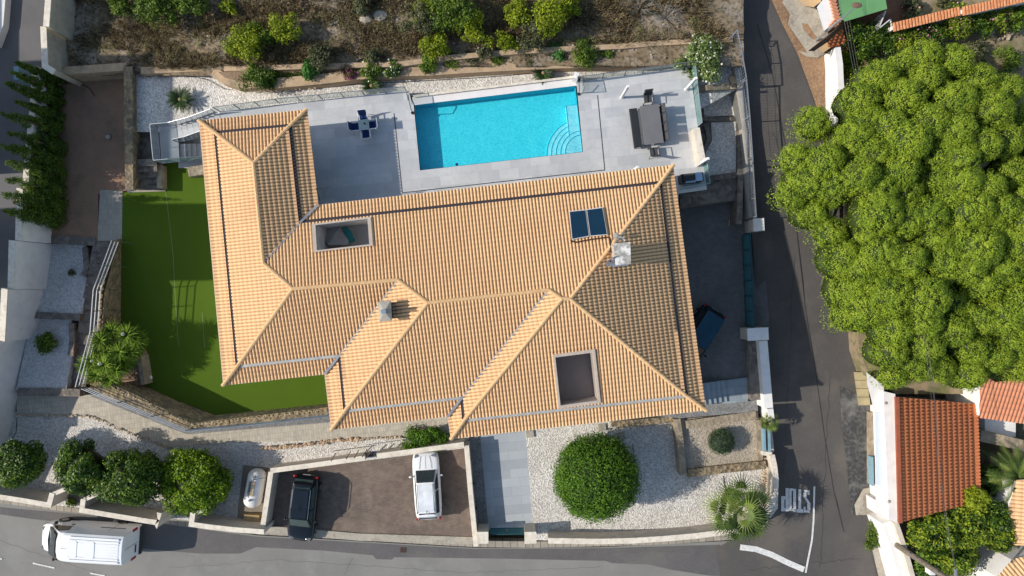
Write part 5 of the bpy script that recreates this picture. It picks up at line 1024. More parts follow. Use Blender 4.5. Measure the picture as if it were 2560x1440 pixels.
MB().box((3.10, 0, .5), (.12, 1.5, .26)).build('front_bumper', M_grey, vn, bevel=.04)
wheels(vn, L, Wd, .36, .315, -.30)
c = P(232, 1362, 1.2); vn.location = (-27.62, -16.42, .02); vn.rotation_euler = (0, 0, PI-math.radians(3.6))
# ---------------------------------------------------------------- plants
L_pine = leafmat('pine_needles', [(.10, .165, .014), (.175, .27, .016), (.26, .36, .02), (.33, .40, .035)], .16, .65)
L_cyp = leafmat('cypress_foliage', [(.045, .09, .012), (.09, .155, .016), (.17, .24, .025)], .3)
L_citd = leafmat('dark_citrus_leaf', [(.02, .048, .008), (.042, .095, .010), (.085, .16, .012), (.18, .27, .02)], .2, .45)
L_lime = leafmat('lime_leaf', [(.07, .13, .008), (.15, .26, .008), (.26, .38, .010)], .3, .45)
L_ball = leafmat('ficus_leaf', [(.042, .10, .006), (.075, .17, .007), (.125, .25, .010)], .22, .6)
L_bush = leafmat('bush_leaf', [(.055, .10, .012), (.11, .18, .016), (.18, .27, .025)], .25)
L_ybush = leafmat('bright_scrub_leaf', [(.13, .17, .01), (.24, .31, .012), (.36, .42, .02)], .3)
L_olive = leafmat('grey_scrub_leaf', [(.06, .07, .03), (.10, .11, .045), (.15, .15, .07)], .2)
L_dome = leafmat('grey_green_leaf', [(.035, .065, .03), (.06, .10, .045), (.09, .14, .06)], .15)
L_ole = leafmat('oleander_leaf', [(.10, .15, .04), (.17, .24, .06), (.27, .34, .12)], .25)
L_palm = leafmat('palm_leaf', [(.06, .10, .02), (.12, .18, .03), (.22, .28, .06)], .2)
L_yuc = leafmat('yucca_leaf', [(.10, .18, .015), (.19, .31, .02), (.32, .42, .05)], .35, .8)
L_dry = leafmat('dry_grass', [(.13, .095, .05), (.25, .185, .095), (.38, .30, .165)], .2)
L_flw = leafmat('white_petals', [(.62, .62, .50), (.75, .75, .66)], .2)
L_pink = leafmat('pink_petals', [(.45, .20, .26), (.60, .34, .38)], .2)
L_mag = leafmat('magenta_petals', [(.30, .03, .16), (.45, .05, .25)], .2)
L_garden = leafmat('garden_leaf', [(.03, .07, .008), (.08, .15, .012), (.20, .28, .015), (.34, .38, .03)], .28)

# round ficus and dark dome bush
tree('ball_tree', 'large clipped round green tree on the white front gravel', 1492, 1192, .1, 2.62, 2.75, L_ball, nl=46000, leaf=.062, squash=.92, clumps=210, round_=True)
tree('dome_bush', 'dark grey green dome bush in the raised stone bed', 1803, 1104, .75, .86, 1.35, L_dome, nl=9000, leaf=.03, squash=.85, clumps=60, round_=True, cat='bush')
# the four street trees
tree('citrus_tree', 'dark green tree at the far left edge above the street wall', 48, 1157, .1, 1.55, 2.3, L_citd, nl=15000, leaf=.085, group='trees along the street wall')
tree('citrus_tree', 'dark green rounded tree over the first street recess, right of the left edge tree', 214, 1166, .1, 1.72, 2.5, L_citd, nl=18000, leaf=.085, group='trees along the street wall')
tree('citrus_tree', 'darkest dense tree just left of the lime green tree', 328, 1192, .1, 1.95, 2.5, L_citd, nl=22000, leaf=.085, group='trees along the street wall')
t = tree('citrus_tree', 'large bright lime green tree beside the white gas tank', 488, 1205, .1, 2.38, 1.75, L_lime, nl=30000, leaf=.09, squash=.52, clumps=90, cr=.27, group='trees along the street wall')
# small shrubs
def bush(label, px, py, z, R, m, nl=1500, leaf=.06, squash=.7, name='shrub', group=None, cat='shrub', flowers=None, nf=60, clumps=16, cr=.42, h=None):
    c = P(px, py, z+R*.55*(h or 1)); t = thing(name, label, cat, (c.x, c.y, z), group=group); g = random.Random(int(px*3+py))
    b = MB()
    for k in range(5): a = k*1.3+g.random(); b.tube([(c.x, c.y, z-.05), (c.x+math.cos(a)*R*.35, c.y+math.sin(a)*R*.35, z+R*.5)], [.03*R+.008, .01], 5)
    b.build('stem', M_bark, t)
    cs, rs = shell(c, R*.62, clumps, R*cr, squash, int(px+py*3)); cs = cs+np.random.default_rng(int(px))\
        .normal(size=cs.shape)*R*np.array([.17, .17, .1]); V, F, U = leaves(cs, rs, nl, leaf, .8, inner=.2); npmesh('foliage', V, F, m, t, U)
    if flowers:
        V, F, U = leaves(cs, rs*1.05, nf, .06, .9, inner=.92, asp=.9); npmesh('flowers', V, F, flowers, t, U, kind='stuff')
    return t
bush('small dark green shrub in the lower west gravel bed', 116, 858, .85, .75, L_bush, 1700, .07)
bush('tiny round yellowish plant in the upper west gravel bed', 180, 683, 1.3, .28, L_olive, 500, .04)
bush('bright white flowered oleander bush at the fence corner above the side garden', 1754, 148, 3.4, 1.55, L_ole, 9000, .075, flowers=L_flw, nf=420, clumps=40, cr=.3, h=1.3)
bush('green plant with bluish tufts, left end of the planting strip', 776, 174, 4.1, .66, leafmat('fresh_leaf', [(.03, .12, .02), (.06, .20, .03), (.12, .28, .05)]), 1700, .08)
bush('dark green bush rising above the planting strip, just right of its middle', 1070, 156, 4.1, .66, L_bush, 2000, .06, h=1.4)
bush('dark bush in the planting strip nearest the cycad by the pool', 1461, 137, 4.1, .82, L_bush, 2600, .06, h=1.4)
bush('bright green broad leaved plant left of the dark bush near the pool end', 1393, 128, 4.1, .60, MATS['fresh_leaf'], 1300, .08)
bush('small dark round bush at the right end of the planting strip', 1514, 131, 4.1, .46, L_bush, 1300, .05)
bush('trailing green plant hanging over the west end of the tan retaining wall', 640, 190, 4.0, .95, L_citd, 2600, .06, squash=.5)
bush('second trailing plant spilling over the tan wall beside the first one', 672, 203, 3.9, .5, L_citd, 1000, .06, squash=.6)
bush('low green hedge plant in the middle of the planting strip', 925, 178, 4.1, .72, MATS['bush_leaf'], 2200, .06, squash=.5, flowers=L_flw, nf=20)
bush('low green plant with white flowers right of the middle of the planting strip', 985, 174, 4.1, .62, L_citd, 1700, .06, squash=.5, flowers=L_flw, nf=60)
bush('brownish plant with a magenta flower in the planting strip', 872, 180, 4.1, .55, leafmat('bronze_leaf', [(.10, .05, .05), (.16, .09, .05), (.14, .14, .04)]), 1200, .05, squash=.5, flowers=L_mag, nf=70)
for i, (x, lb) in enumerate(((1130, 'thin olive ground plant in the strip right of the tall dark bush'), (1180, 'pale olive ground plant in the strip above the pool'), (1245, 'sparse green ground plant in the strip above the pool centre'), (1320, 'low rusty green plant in the strip left of the bright broad leaved one'))):
    bush(lb, x, 150-(x-1130)*.05, 4.08, .55, L_olive if i % 2 else L_bush, 1000, .05, squash=.4, group='ground plants in the planting strip')
g = random.Random(77); cs = []; rs = []
for k in range(150):
    x = g.uniform(600, 1600); y = interp(x, [600, 800, 1000, 1130, 1300, 1560], [194, 185, 173, 162, 146, 137])+g.uniform(-6, 6)
    if math.sin(x*.02)+g.random() > .4: p = P(x, y, 4.12); cs.append(tuple(p)); rs.append(g.uniform(.12, .26))
V, F, U = leaves(cs, rs, 14000, .04, .6, inner=.1, up=.3, asp=.4, jn=.8); npmesh('strip_ground_cover', V, F, L_bush, None, U, kind='stuff')
bush('low leafy hedge plant behind the white car wall under the eave', 1036, 1102, .35, .95, L_ball, 4200, .06, squash=.6)
bush('right end of the leafy hedge behind the white car wall, touching the roof corner', 1090, 1096, .35, .85, L_ball, 3800, .06, squash=.6)
bush('green sprig hanging in the street recess below the dark tree', 178, 1256, .15, .36, L_bush, 500, .06)
# scrub bushes
scr = [(612, 118, 1.35, L_ybush, 'tall bright yellow green bush at the left of the scrub'), (640, 95, .9, L_bush, 'darker green bush behind the tall yellow green one at the left'), (718, 72, 1.0, L_ybush, 'bright bush in the scrub above the flowering strip plants'), (1180, 66, 1.1, L_ybush, 'brightest yellow green bush in the middle of the scrub'), (1082, 112, .95, L_ybush, 'yellow green bush close above the tall dark strip bush'), (1262, 106, .75, L_ybush, 'small yellow green bush by the tan wall above the pool'),
 (1045, 52, 1.15, L_olive, 'pale grey green bush left of the dark scrub tree'), (1070, 30, .9, L_ybush, 'sparse green bush at the top edge above the pool corner'), (1130, 25, 1.4, L_bush, 'big dark green bush at the top centre edge'), (1374, 40, 1.35, L_ybush, 'wide feathery bright bush at the top right of the scrub'), (1330, 90, .9, L_olive, 'olive bush below the wide feathery one'), (1290, 30, .9, L_ybush, 'bright bush at the top edge right of centre'), (1420, 12, .8, L_ybush, 'bright bush at the top edge near the bare branches'),
 (395, 18, 1.4, L_bush, 'dark leafy tree crown at the top left of the scrub'), (480, 5, 1.1, L_bush, 'dark bush at the top edge right of the left tree'), (300, 10, .9, L_bush, 'shaded bush at the top left edge'), (570, 15, .5, L_ybush, 'little bright bush at the top edge left of centre'), (900, 12, .7, L_olive, 'greyish bush at the top edge above the planting strip'), (1215, 130, .5, L_olive, 'small olive bush against the upper tan wall'), (800, 140, .9, L_olive, 'low olive bush left of the middle of the upper tan wall'), (930, 135, .5, L_olive, 'small olive tuft at the middle of the upper tan wall')]
for x, y, R, m, lb in scr: bush(lb, x, y, Zs(x, y), R, m, int(2300*R*R+500), .07, squash=.8, group='wild bushes on the scrubland', clumps=int(18+10*R), cr=.34, h=1.6)
g = random.Random(15); cs = []; rs = []
for k in range(1300):
    x, y = g.uniform(200, 1800), g.uniform(-80, 150); f = math.sin(x*.013+2)+math.sin(y*.05+x*.006)
    if x > LE(max(y, -300))-30 or y > 150-(x-560)*.05 or g.random() > .5+.35*f: continue
    p = P(x, y, Zs(x, y)+.08); cs.append(tuple(p)); rs.append(g.uniform(.14, .42))
V, F, U = leaves(cs, rs, 74000, .045, .55, inner=.1, up=.3, asp=.35, jn=.9); npmesh('low_scrub', V, F, leafmat('low_scrub_leaf', [(.10, .085, .04), (.19, .16, .075), (.30, .25, .12), (.23, .25, .08)], .2), None, U, kind='stuff')
def twigs(label, px, py, R, n):
    p = P(px, py, Zs(px, py)); t = thing('bare_shrub', label, 'shrub', p, group='leafless shrubs at the top of the scrub'); b = MB(); gg = random.Random(px)
    for k in range(n):
        a = gg.random()*6.28; e = gg.uniform(.2, 1.1); L = R*gg.uniform(.6, 1); d = Vector((math.cos(a)*math.cos(e), math.sin(a)*math.cos(e), math.sin(e))); m_ = p+d*L*.55; b.tube([p, m_], [.018, .012], 4, False)
        for j in range(4): d2 = (d+Vector((gg.uniform(-.6, .6), gg.uniform(-.6, .6), gg.uniform(-.3, .3)))).normalized(); b.tube([m_, m_+d2*L*.5], [.010, .004], 3, False)
    b.build('branches', mat('dead_twig', (.30, .27, .23), (.22, .2, .17), 5), t)
twigs('grey leafless shrub at the top edge, left of the road', 1600, 22, 1.3, 34); twigs('grey leafless shrub nearest the road at the top edge', 1665, 45, 1.2, 30); twigs('grey leafless shrub near the dark tree at the top left', 335, 40, 1.2, 24)
# dry grass and stones of the scrub
def blades(name, pts, zs, m, n=10, h=.45, w=.02, spread=.35, **kw):
    pts = np.array(pts); k = len(pts)*n; base = np.repeat(pts, n, 0); a = rg.random(k)*2*PI; out = spread*(.25+rg.random(k)); hh = h*(.5+rg.random(k))
    p0 = base+np.stack([np.cos(a)*.05, np.sin(a)*.05, 0*a], 1); tip = base+np.stack([np.cos(a)*out, np.sin(a)*out, hh*.75], 1); mid = (p0+tip)/2+np.array([0, 0, .12])*hh[:, None]
    s = np.stack([-np.sin(a), np.cos(a), 0*a], 1)*w; V = np.stack([p0-s, p0+s, mid+s*.8, tip, mid-s*.8], 1).reshape(-1, 3); F1 = np.arange(k)[:, None]*5
    F = np.concatenate([np.concatenate([F1, F1+1, F1+2, F1+4], 1), np.concatenate([F1+4, F1+2, F1+3, F1+3], 1)]); F = F.astype(int)
    F3 = np.concatenate([np.concatenate([F1, F1+1, F1+2], 1), np.concatenate([F1, F1+2, F1+4], 1), np.concatenate([F1+4, F1+2, F1+3], 1)]).astype(int)
    u = rg.random(k); U = np.tile(np.repeat(u, 3), 3); U = np.concatenate([np.repeat(u, 3)]*3); return npmesh(name, V, F3, m, kw.pop('parent', None), np.stack([U, U], 1), **kw)
g = random.Random(5); pts = []
while len(pts) < 5200:
    x, y = g.uniform(195, 1850), g.uniform(-90, 172)-(0)
    if y > 165-(x-560)*.05 or x > LE(max(y, -300))-22: continue
    f = math.sin(x*.021+1.3*math.sin(y*.03))+math.sin(y*.06+x*.008)
    if g.random() > .45+.4*f: continue
    pts.append(tuple(P(x, y, Zs(x, y)-.05)))
blades('dry_grass', pts, None, L_dry, 12, .42, .017, .36, kind='stuff')
def rocks(name, pts, r, m, kind='stuff', **kw):
    b = MB()
    for p in pts:
        q = r*(.6+.8*g.random()); n0 = len(b.v); b.ell(p, (q, q*(.6+.5*g.random()), q*.6), 6, 4)
        for i in range(n0, len(b.v)): v = Vector(b.v[i]); b.v[i] = tuple(v+Vector((g.uniform(-q, q), g.uniform(-q, q), g.uniform(-q, q)))*.22)
    return b.build(name, m, kind=kind, **kw)
rocks('scattered_stones', [P(x, y, Zs(x, y)+.03) for x, y in [(g.uniform(820, 1010), g.uniform(5, 70)) for _ in range(240)]+[(g.uniform(500, 640), g.uniform(85, 150)) for _ in range(90)]+[(g.uniform(200, 1750), g.uniform(0, 150)) for _ in range(420)]], .075, mat('limestone', (.42, .38, .31), (.30, .26, .21), 3))
for x, y, R, lb in ((915, 47, .33, 'larger pale boulder in the stony part of the scrub, left one'), (950, 40, .36, 'larger pale boulder in the stony part of the scrub, right one')): MB().ell(P(x, y, Zs(x, y)+.1), (R*1.3, R, R*.7), 8, 6, .15, rnd).build('boulder', MATS['limestone'], label=lb, cat='boulder')
def alongpx(px, z, step, jit=0):
    out = []; zs = z if isinstance(z, list) else [z]*len(px)
    for (a, za), (b2, zb_) in zip(zip(px, zs), zip(px[1:], zs[1:])):
        p, q = P(*a, za), P(*b2, zb_); n = max(1, int((q-p).length/step))
        for k in range(n): v = p+(q-p)*((k+g.random()*.6)/n); out.append(v+Vector((g.uniform(-jit, jit), g.uniform(-jit, jit), 0)))
    return out
M_drk = mat('dark_edging_rock', (.22, .17, .13), (.12, .10, .08), 3, speck=(.3, .25, .2), sscale=8)
rocks('rubble_edging', alongpx([(540, 190), (560, 206), (600, 221), (700, 219), (800, 211), (900, 199), (1000, 192), (1200, 181), (1420, 166)], [3.1, 3.2, 3.3, 3.6, 3.65, 3.7, 3.7, 3.7, 3.7], .045, .08), .075, M_drk)
rocks('rubble_edging', alongpx([(545, 186), (600, 217), (690, 224), (790, 214)], [3.3, 3.5, 3.7, 3.75], .10, .10), .10, M_rock)
rocks('rubble_edging', alongpx([(1420, 165), (1500, 163), (1640, 163), (1668, 135)], 3.75, .10, .08), .11, M_drk)
rocks('rubble_edging', alongpx([(150, 186), (310, 182)], 1.95, .09, .1)+alongpx([(345, 190), (535, 184)], 3.05, .08, .07), .09, M_drk)
rocks('path_edge_stones', alongpx([(45, 1037), (228, 1040), (300, 1074), (418, 1120)], .34, .13, .06), .085, M_rock)
rocks('path_edge_stones', alongpx([(655, 1122), (760, 1112), (860, 1100), (905, 1098)], .36, .10, .08), .12, mat('tan_rock', (.60, .43, .28), (.42, .30, .20), 3))
rocks('path_edge_stones', alongpx([(905, 1098), (1005, 1093)], .36, .10, .05), .075, M_rock)
rocks('wall_top_stones', alongpx([(262, 690), (252, 728), (249, 828)], [3.65, 4.0, 4.03], .09, .05)+alongpx([(275, 966), (334, 993), (413, 1032), (482, 1064), (818, 1024)], 4.03, .08, .05), .085, mat('ochre_rock', (.42, .31, .17), (.28, .21, .13), 3, speck=(.5, .4, .26), sscale=7))
rocks('corner_rock_pile', [P(g.uniform(1902, 1927), g.uniform(1140, 1160), .5) for _ in range(60)]+[P(g.uniform(1906, 1930), g.uniform(1175, 1215), .3) for _ in range(70)], .11, mat('cream_rock', (.62, .50, .36), (.46, .37, .27), 2))
rocks('bed_edge_stones', alongpx([(1535, 1071), (1690, 1061)], .25, .16, .04), .06, M_rock)
# black irrigation hoses
def hose(px, z, lb, r=.018):
    MB().tube([P(x, y, z+.02) for x, y in px], r, 5).build('garden_hose', M_black, label=lb, cat='hose')
hose([(640, 232), (720, 226), (840, 213), (1000, 205), (1200, 194), (1420, 176)], 3.63, 'thin black hose on the gravel north of the pool')
hose([(462, 190), (500, 195), (520, 200), (560, 222), (640, 232)], 3.1, 'thin black hose on the north west gravel past the cycad')
hose([(163, 208), (200, 208), (225, 222), (236, 240)], 1.82, 'curled black hose on the red dirt terrace')
hose([(1582, 1110), (1586, 1150), (1592, 1160)], .12, 'short black hose beside the clipped round tree')
hose([(1808, 1190), (1813, 1225)], .12, 'short black hose above the fan palm')
hose([(25, 1105), (40, 1080), (42, 1045)], .13, 'black hose at the foot of the white left wall')
for x, y, lb in ((1325, 1085, 'flat stone slab by the top of the grey front path'), (1505, 1068, 'square stone slab at the gravel edge under the eave'), (1553, 1090, 'square stone slab in the shade of the round tree')): MB().box(P(x, y, .17), (.5, .45, .1), .1).build('stepping_stone', M_conc, label=lb, cat='paving slab')
for i, (x, y) in enumerate(((1176, 1149), (1184, 1208), (1190, 1270))): MB().box(P(x, y, .3), (.1, .1, .35)).build('path_light', M_black, label='small black path light in the dark gravel strip, number %s from the house' % ('first', 'second', 'third')[i], cat='lamp', group='path lights in the dark gravel strip')
for o in bpy.data.objects:
    if o.name.startswith('path_light'): o['label'] = o['label'].replace('number first', 'nearest the house').replace('number second', 'the middle one').replace('number third', 'nearest the street').replace(' from the house', '')
# iron fence leaning in the gravel behind the parking wall
fn = thing('iron_fence', 'rusty iron rail fence standing on the wall behind the parking bay', 'fence', P(870, 1140, .3)); b = MB()
for x in (828, 865, 885, 905, 918): p = P(x, 1152-(x-828)*.12, 1.36); b.beam(p, p+Vector((0, 0, .0))+Vector((.35, .55, .18)), .05, .05)
b.build('bar', mat('rusty_iron', (.10, .055, .04)), fn); MB().beam(P(832, 1128, 1.4), P(940, 1113, 1.4), .04, .04).build('rail', MATS['rusty_iron'], fn)
for x, lb in ((1002, 'single rusty iron bracket on the wall behind the white car, west one'), (1122, 'single rusty iron bracket on the wall near the roof corner, east one')): p = P(x, 1126-(x-1002)*.12, 1.36); MB().beam(p, p+Vector((.15, .5, .15)), .05, .05).build('iron_bracket', MATS['rusty_iron'], label=lb, cat='bracket')

# cycads, palms, yuccas
def fronds(c, n, L, w, up0, up1, drop, m, name, parent, seg=6, seedn=0, pinn=True, spikes=22):
    """feather or sword leaves radiating from a heart"""
    gg = np.random.default_rng(seedn); Vs = []; Fs = []; Us = []; o = 0
    for k in range(n):
        a = 2*PI*(k*.381966)+gg.random()*.3; t_ = k/n; el = up0+(up1-up0)*t_; Lk = L*(.8+.3*gg.random())*(1-.25*t_); ca, sa = math.cos(a), math.sin(a); s = np.array([-sa, ca, 0]); ln = []
        for j in range(seg+1):
            f = j/seg; r = Lk*f*math.cos(el*(1-.3*f)); z = Lk*f*math.sin(el)-drop*Lk*f*f; ln.append(np.array([c[0]+ca*r, c[1]+sa*r, c[2]+z]))
        u = gg.random()
        if pinn:
            for q in range(1, spikes):
                f = q/spikes; jj = min(seg-1, int(f*seg)); p = ln[jj]+(ln[jj+1]-ln[jj])*(f*seg-jj); d = ln[jj+1]-ln[jj]; d /= np.linalg.norm(d)+1e-9; wl_ = w*math.sin(PI*min(1, f*.9+.12))**.6
                for sg_ in (-1, 1):
                    tip = p+s*sg_*wl_+d*wl_*.55+np.array([0, 0, -.25*wl_]); hw = d*L/spikes*.34; Vs += [p-hw, p+hw, tip]; Fs.append((o, o+1, o+2)); Us += [(u, u)]*3; o += 3
            for j in range(seg): q2 = s*.012; Vs += [ln[j]-q2, ln[j]+q2, ln[j+1]]; Fs.append((o, o+1, o+2)); Us += [(.9, .9)]*3; o += 3
        else:
            for j in range(seg):
                w0, w1 = w*(1-(j/seg)**1.5), w*(1-((j+1)/seg)**1.5); Vs += [ln[j]-s*w0, ln[j]+s*w0, ln[j+1]+s*w1, ln[j]-s*w0, ln[j+1]+s*w1, ln[j+1]-s*w1]; Fs += [(o, o+1, o+2), (o+3, o+4, o+5)]; Us += [(u, u)]*6; o += 6
    return npmesh(name, Vs, Fs, m, parent, Us)
def cycad(label, px, py, z, R):
    c = P(px, py, z+.35); t = thing('cycad', label, 'palm', (c.x, c.y, z), group='cycads on the northern gravel'); MB().tube([(c.x, c.y, z-.05), (c.x, c.y, z+.45)], [.16, .11], 9).build('trunk', M_bark, t)
    fronds((c.x, c.y, z+.42), 70, R*1.25, R*.17, .1, .9, .22, leafmat('cycad_leaf', [(.015, .04, .01), (.03, .07, .012), (.055, .11, .018)], .1), 'fronds', t, seedn=int(px))
    MB().ell((c.x, c.y, z+.5), (.12, .12, .1), 8, 5).build('cone', mat('tan_cone', (.35, .24, .12)), t)
cycad('dark feathery cycad on the north west gravel by the stairs', 453, 250, 2.9, .80); cycad('cycad on the gravel just behind the east end of the pool', 1358, 184, 3.6, .70); cycad('cycad partly hidden behind the glass railing west of the pool', 930, 216, 3.55, .66)
def fanpalm(label, px, py, z0, zc, R, n, seedn, dead=True):
    c = P(px, py, zc); t = thing('fan_palm', label, 'palm', (c.x, c.y, z0)); gg = random.Random(seedn)
    MB().tube([(c.x, c.y, z0-.1), (c.x+.03, c.y, (z0+zc)/2), (c.x, c.y, zc-.05)], [.24, .19, .15], 10).build('trunk', M_bark, t)
    Vs = []; Fs = []; Us = []; o = 0; st_ = MB()
    for k in range(n):
        a = 2*PI*k*.381966+gg.uniform(-.2, .2); el = .70-1.05*k/n+gg.uniform(-.15, .15); L = R*(.50+.12*gg.random())*(.25+.85*k/n); d = Vector((math.cos(a)*math.cos(el), math.sin(a)*math.cos(el), math.sin(el)))
        h = c+d*L+Vector((0, 0, -.12*L)); st_.tube([c, (c+h)/2+Vector((0, 0, .05)), h], [.022, .016, .012], 5); s = Vector((-math.sin(a), math.cos(a), 0)); fr_ = R*(.43+.08*gg.random()); u = gg.random()
        up = d.cross(s).normalized(); ns = 13
        for j in range(ns):
            th = -1.45+2.9*j/(ns-1); dir_ = (d*math.cos(th)+s*math.sin(th)).normalized(); rr = fr_*(1-.22*abs(th)/1.35); th2 = .052; m1 = h+dir_*rr*.36; side = (s*math.cos(th)-d*math.sin(th)); tip = h+dir_*rr+Vector((0, 0, -rr*gg.uniform(.1, .35)))+up*0
            w_ = rr*.55*.085; w_ = rr*.034; Vs += [h, m1-side*w_*1.7, m1+side*w_*1.7, m1-side*w_, tip, m1+side*w_]; Fs += [(o, o+1, o+2), (o+3, o+4, o+5)]; Us += [(u, u)]*6; o += 6
    st_.build('leaf_stalk', mat('palm_stalk', (.22, .26, .08)), t); npmesh('fronds', [tuple(v) for v in Vs], Fs, L_palm, t, Us)
fanpalm('fan palm with fingered leaves inside the curved corner of the street wall', 1856, 1284, .1, 3.6, 2.5, 34, 3)
fanpalm('small bushy fan palm by the blue railing beside the dark road', 1927, 1056, .3, 2.0, .8, 20, 8)
yt = thing('yucca', 'cluster of spiky green yuccas with white flowers between the lawn and the stairs', 'yucca', P(290, 900, 2.6)); gg = random.Random(9); hd = []
for i, (x, y, z) in enumerate(((252, 850, 4.4), (318, 838, 4.4), (282, 828, 4.0), (340, 850, 4.0), (300, 880, 4.3), (325, 878, 4.0), (232, 905, 4.2), (262, 912, 4.6), (290, 925, 4.3), (242, 938, 4.1), (275, 950, 4.0), (218, 915, 3.9), (270, 880, 4.1), (312, 905, 3.9), (335, 868, 3.7), (250, 878, 4.0))):
    c = P(x, y, z); hd.append(c); b0 = P(290, 900, 2.6)+Vector((gg.uniform(-.6, .6), gg.uniform(-.8, .8), 0)); MB().tube([b0, (b0+c)/2+Vector((0, 0, .2)), c], [.09, .07, .06], 7).build('stem', M_bark, yt)
    fronds(tuple(c), 84, .92, .045, -.25, 1.25, .18, L_yuc, 'leaf_rosette', yt, seg=3, seedn=i, pinn=False)
V, F, U = leaves([tuple(c-Vector((0, 0, .45))) for c in hd], [.52]*len(hd), 9000, .06, .7, asp=.3); npmesh('inner_foliage', V, F, L_yuc, yt, U)
for i in (1, 6, 7): c = hd[i]+Vector((gg.uniform(-.2, .2), .1, .3)); V, F, U = leaves([tuple(c)], [.10], 90, .03, 1.2, asp=.9); npmesh('flower_head', V, F, L_flw, yt, U)
# cypresses
for i, (bx, by, h, w) in enumerate(((152, 206, 3.9, .50), (150, 232, 4.2, .50), (150, 262, 4.7, .58), (152, 295, 3.9, .50), (148, 332, 4.9, .72), (152, 372, 4.5, .72), (148, 405, 5.0, .75), (150, 440, 4.7, .78), (150, 478, 4.6, .80), (148, 515, 5.3, .85), (146, 548, 4.6, .85))):
    b0 = P(bx, by, 1.8); t = thing('cypress', '%s cypress from the top of the row beside the red dirt terrace' % ('first second third fourth fifth sixth seventh eighth ninth tenth last'.split()[i]), 'cypress', b0, group='cypress row along the left street')
    MB().tube([b0, b0+Vector((0, 0, h*.85))], [.09, .02], 7).build('trunk', M_bark, t); cs = []; rs = []; gg = random.Random(i)
    for k in range(70):
        f = gg.random()**1.1; z = .15+f*(h-.15); r = w*1.12*(1-f)**.55*(.85 if f > .1 else .6+f*2.5)*.8; a = gg.random()*6.28; cs.append((b0.x+math.cos(a)*r*.75, b0.y+math.sin(a)*r*.75, b0.z+z)); rs.append(max(.11, w*.46*(1-f*.7)))
    V, F, U = leaves(cs, rs, 9000, .055, 1.5, inner=.3, asp=.45, up=.2); npmesh('crown', V, F, L_cyp, t, U)

# ---------------------------------------------------------------- the neighbour's pines
outl = [(2090, 240), (2058, 250), (2015, 288), (1985, 335), (1955, 420), (1945, 480), (1960, 515), (1990, 530), (2018, 570), (2040, 600), (2028, 655), (2062, 715), (2068, 780), (2115, 840), (2162, 872), (2172, 925), (2215, 965), (2300, 972), (2390, 985), (2470, 970), (2560, 935), (2760, 900), (2800, 500), (2640, 330), (2560, 235), (2505, 160), (2430, 165), (2410, 120), (2350, 100), (2290, 112), (2215, 150), (2165, 165), (2115, 205)]
def inpoly(x, y, pl):
    c = False; j = len(pl)-1
    for i in range(len(pl)):
        if (pl[i][1] > y) != (pl[j][1] > y) and x < (pl[j][0]-pl[i][0])*(y-pl[i][1])/(pl[j][1]-pl[i][1])+pl[i][0]: c = not c
        j = i
    return c
def edged(x, y, pl):
    best = 1e9
    for (x0, y0), (x1, y1) in zip(pl, pl[1:]+pl[:1]):
        dx, dy = x1-x0, y1-y0; t = max(0, min(1, ((x-x0)*dx+(y-y0)*dy)/(dx*dx+dy*dy))); best = min(best, math.hypot(x-x0-t*dx, y-y0-t*dy))
    return best
gaps = [(2130, 545, 26), (2180, 830, 16), (2105, 300, 14), (2290, 590, 14)]
pines = [((2120, 480), 'stone pine crown nearest the dark road, left part of the pine mass'), ((2350, 300), 'stone pine crown at the top of the pine mass, below the flowering hedge'), ((2260, 780), 'stone pine crown at the bottom left of the pine mass, over the red roof'), ((2480, 640), 'stone pine crown at the right edge of the photo')]
buckets = {i: [] for i in range(4)}; gg = random.Random(21); tries = 0; domes = []
while len(domes) < 210 and tries < 9000:
    tries += 1; x, y = gg.uniform(1940, 2700), gg.uniform(95, 1000)
    if not inpoly(x, y, outl): continue
    e = edged(x, y, outl)
    if e < 26: continue
    if any(math.hypot(x-a, y-b) < r+34 for a, b, r in gaps): continue
    if any(math.hypot(x-a[0], y-a[1]) < 54 for a in domes): continue
    domes.append((x, y, e))
for x, y, e in domes:
    i = min(range(4), key=lambda k: math.hypot(x-pines[k][0][0], y-pines[k][0][1])); cd = math.hypot(x-pines[i][0][0], y-pines[i][0][1])/220
    z = 6.0+1.9*min(1, e/170)+.9*(1-min(1, cd))+gg.uniform(-.55, .55); buckets[i].append((P(x, y, z), min(1.18, .74+e*.010)*gg.uniform(.78, 1.08)))
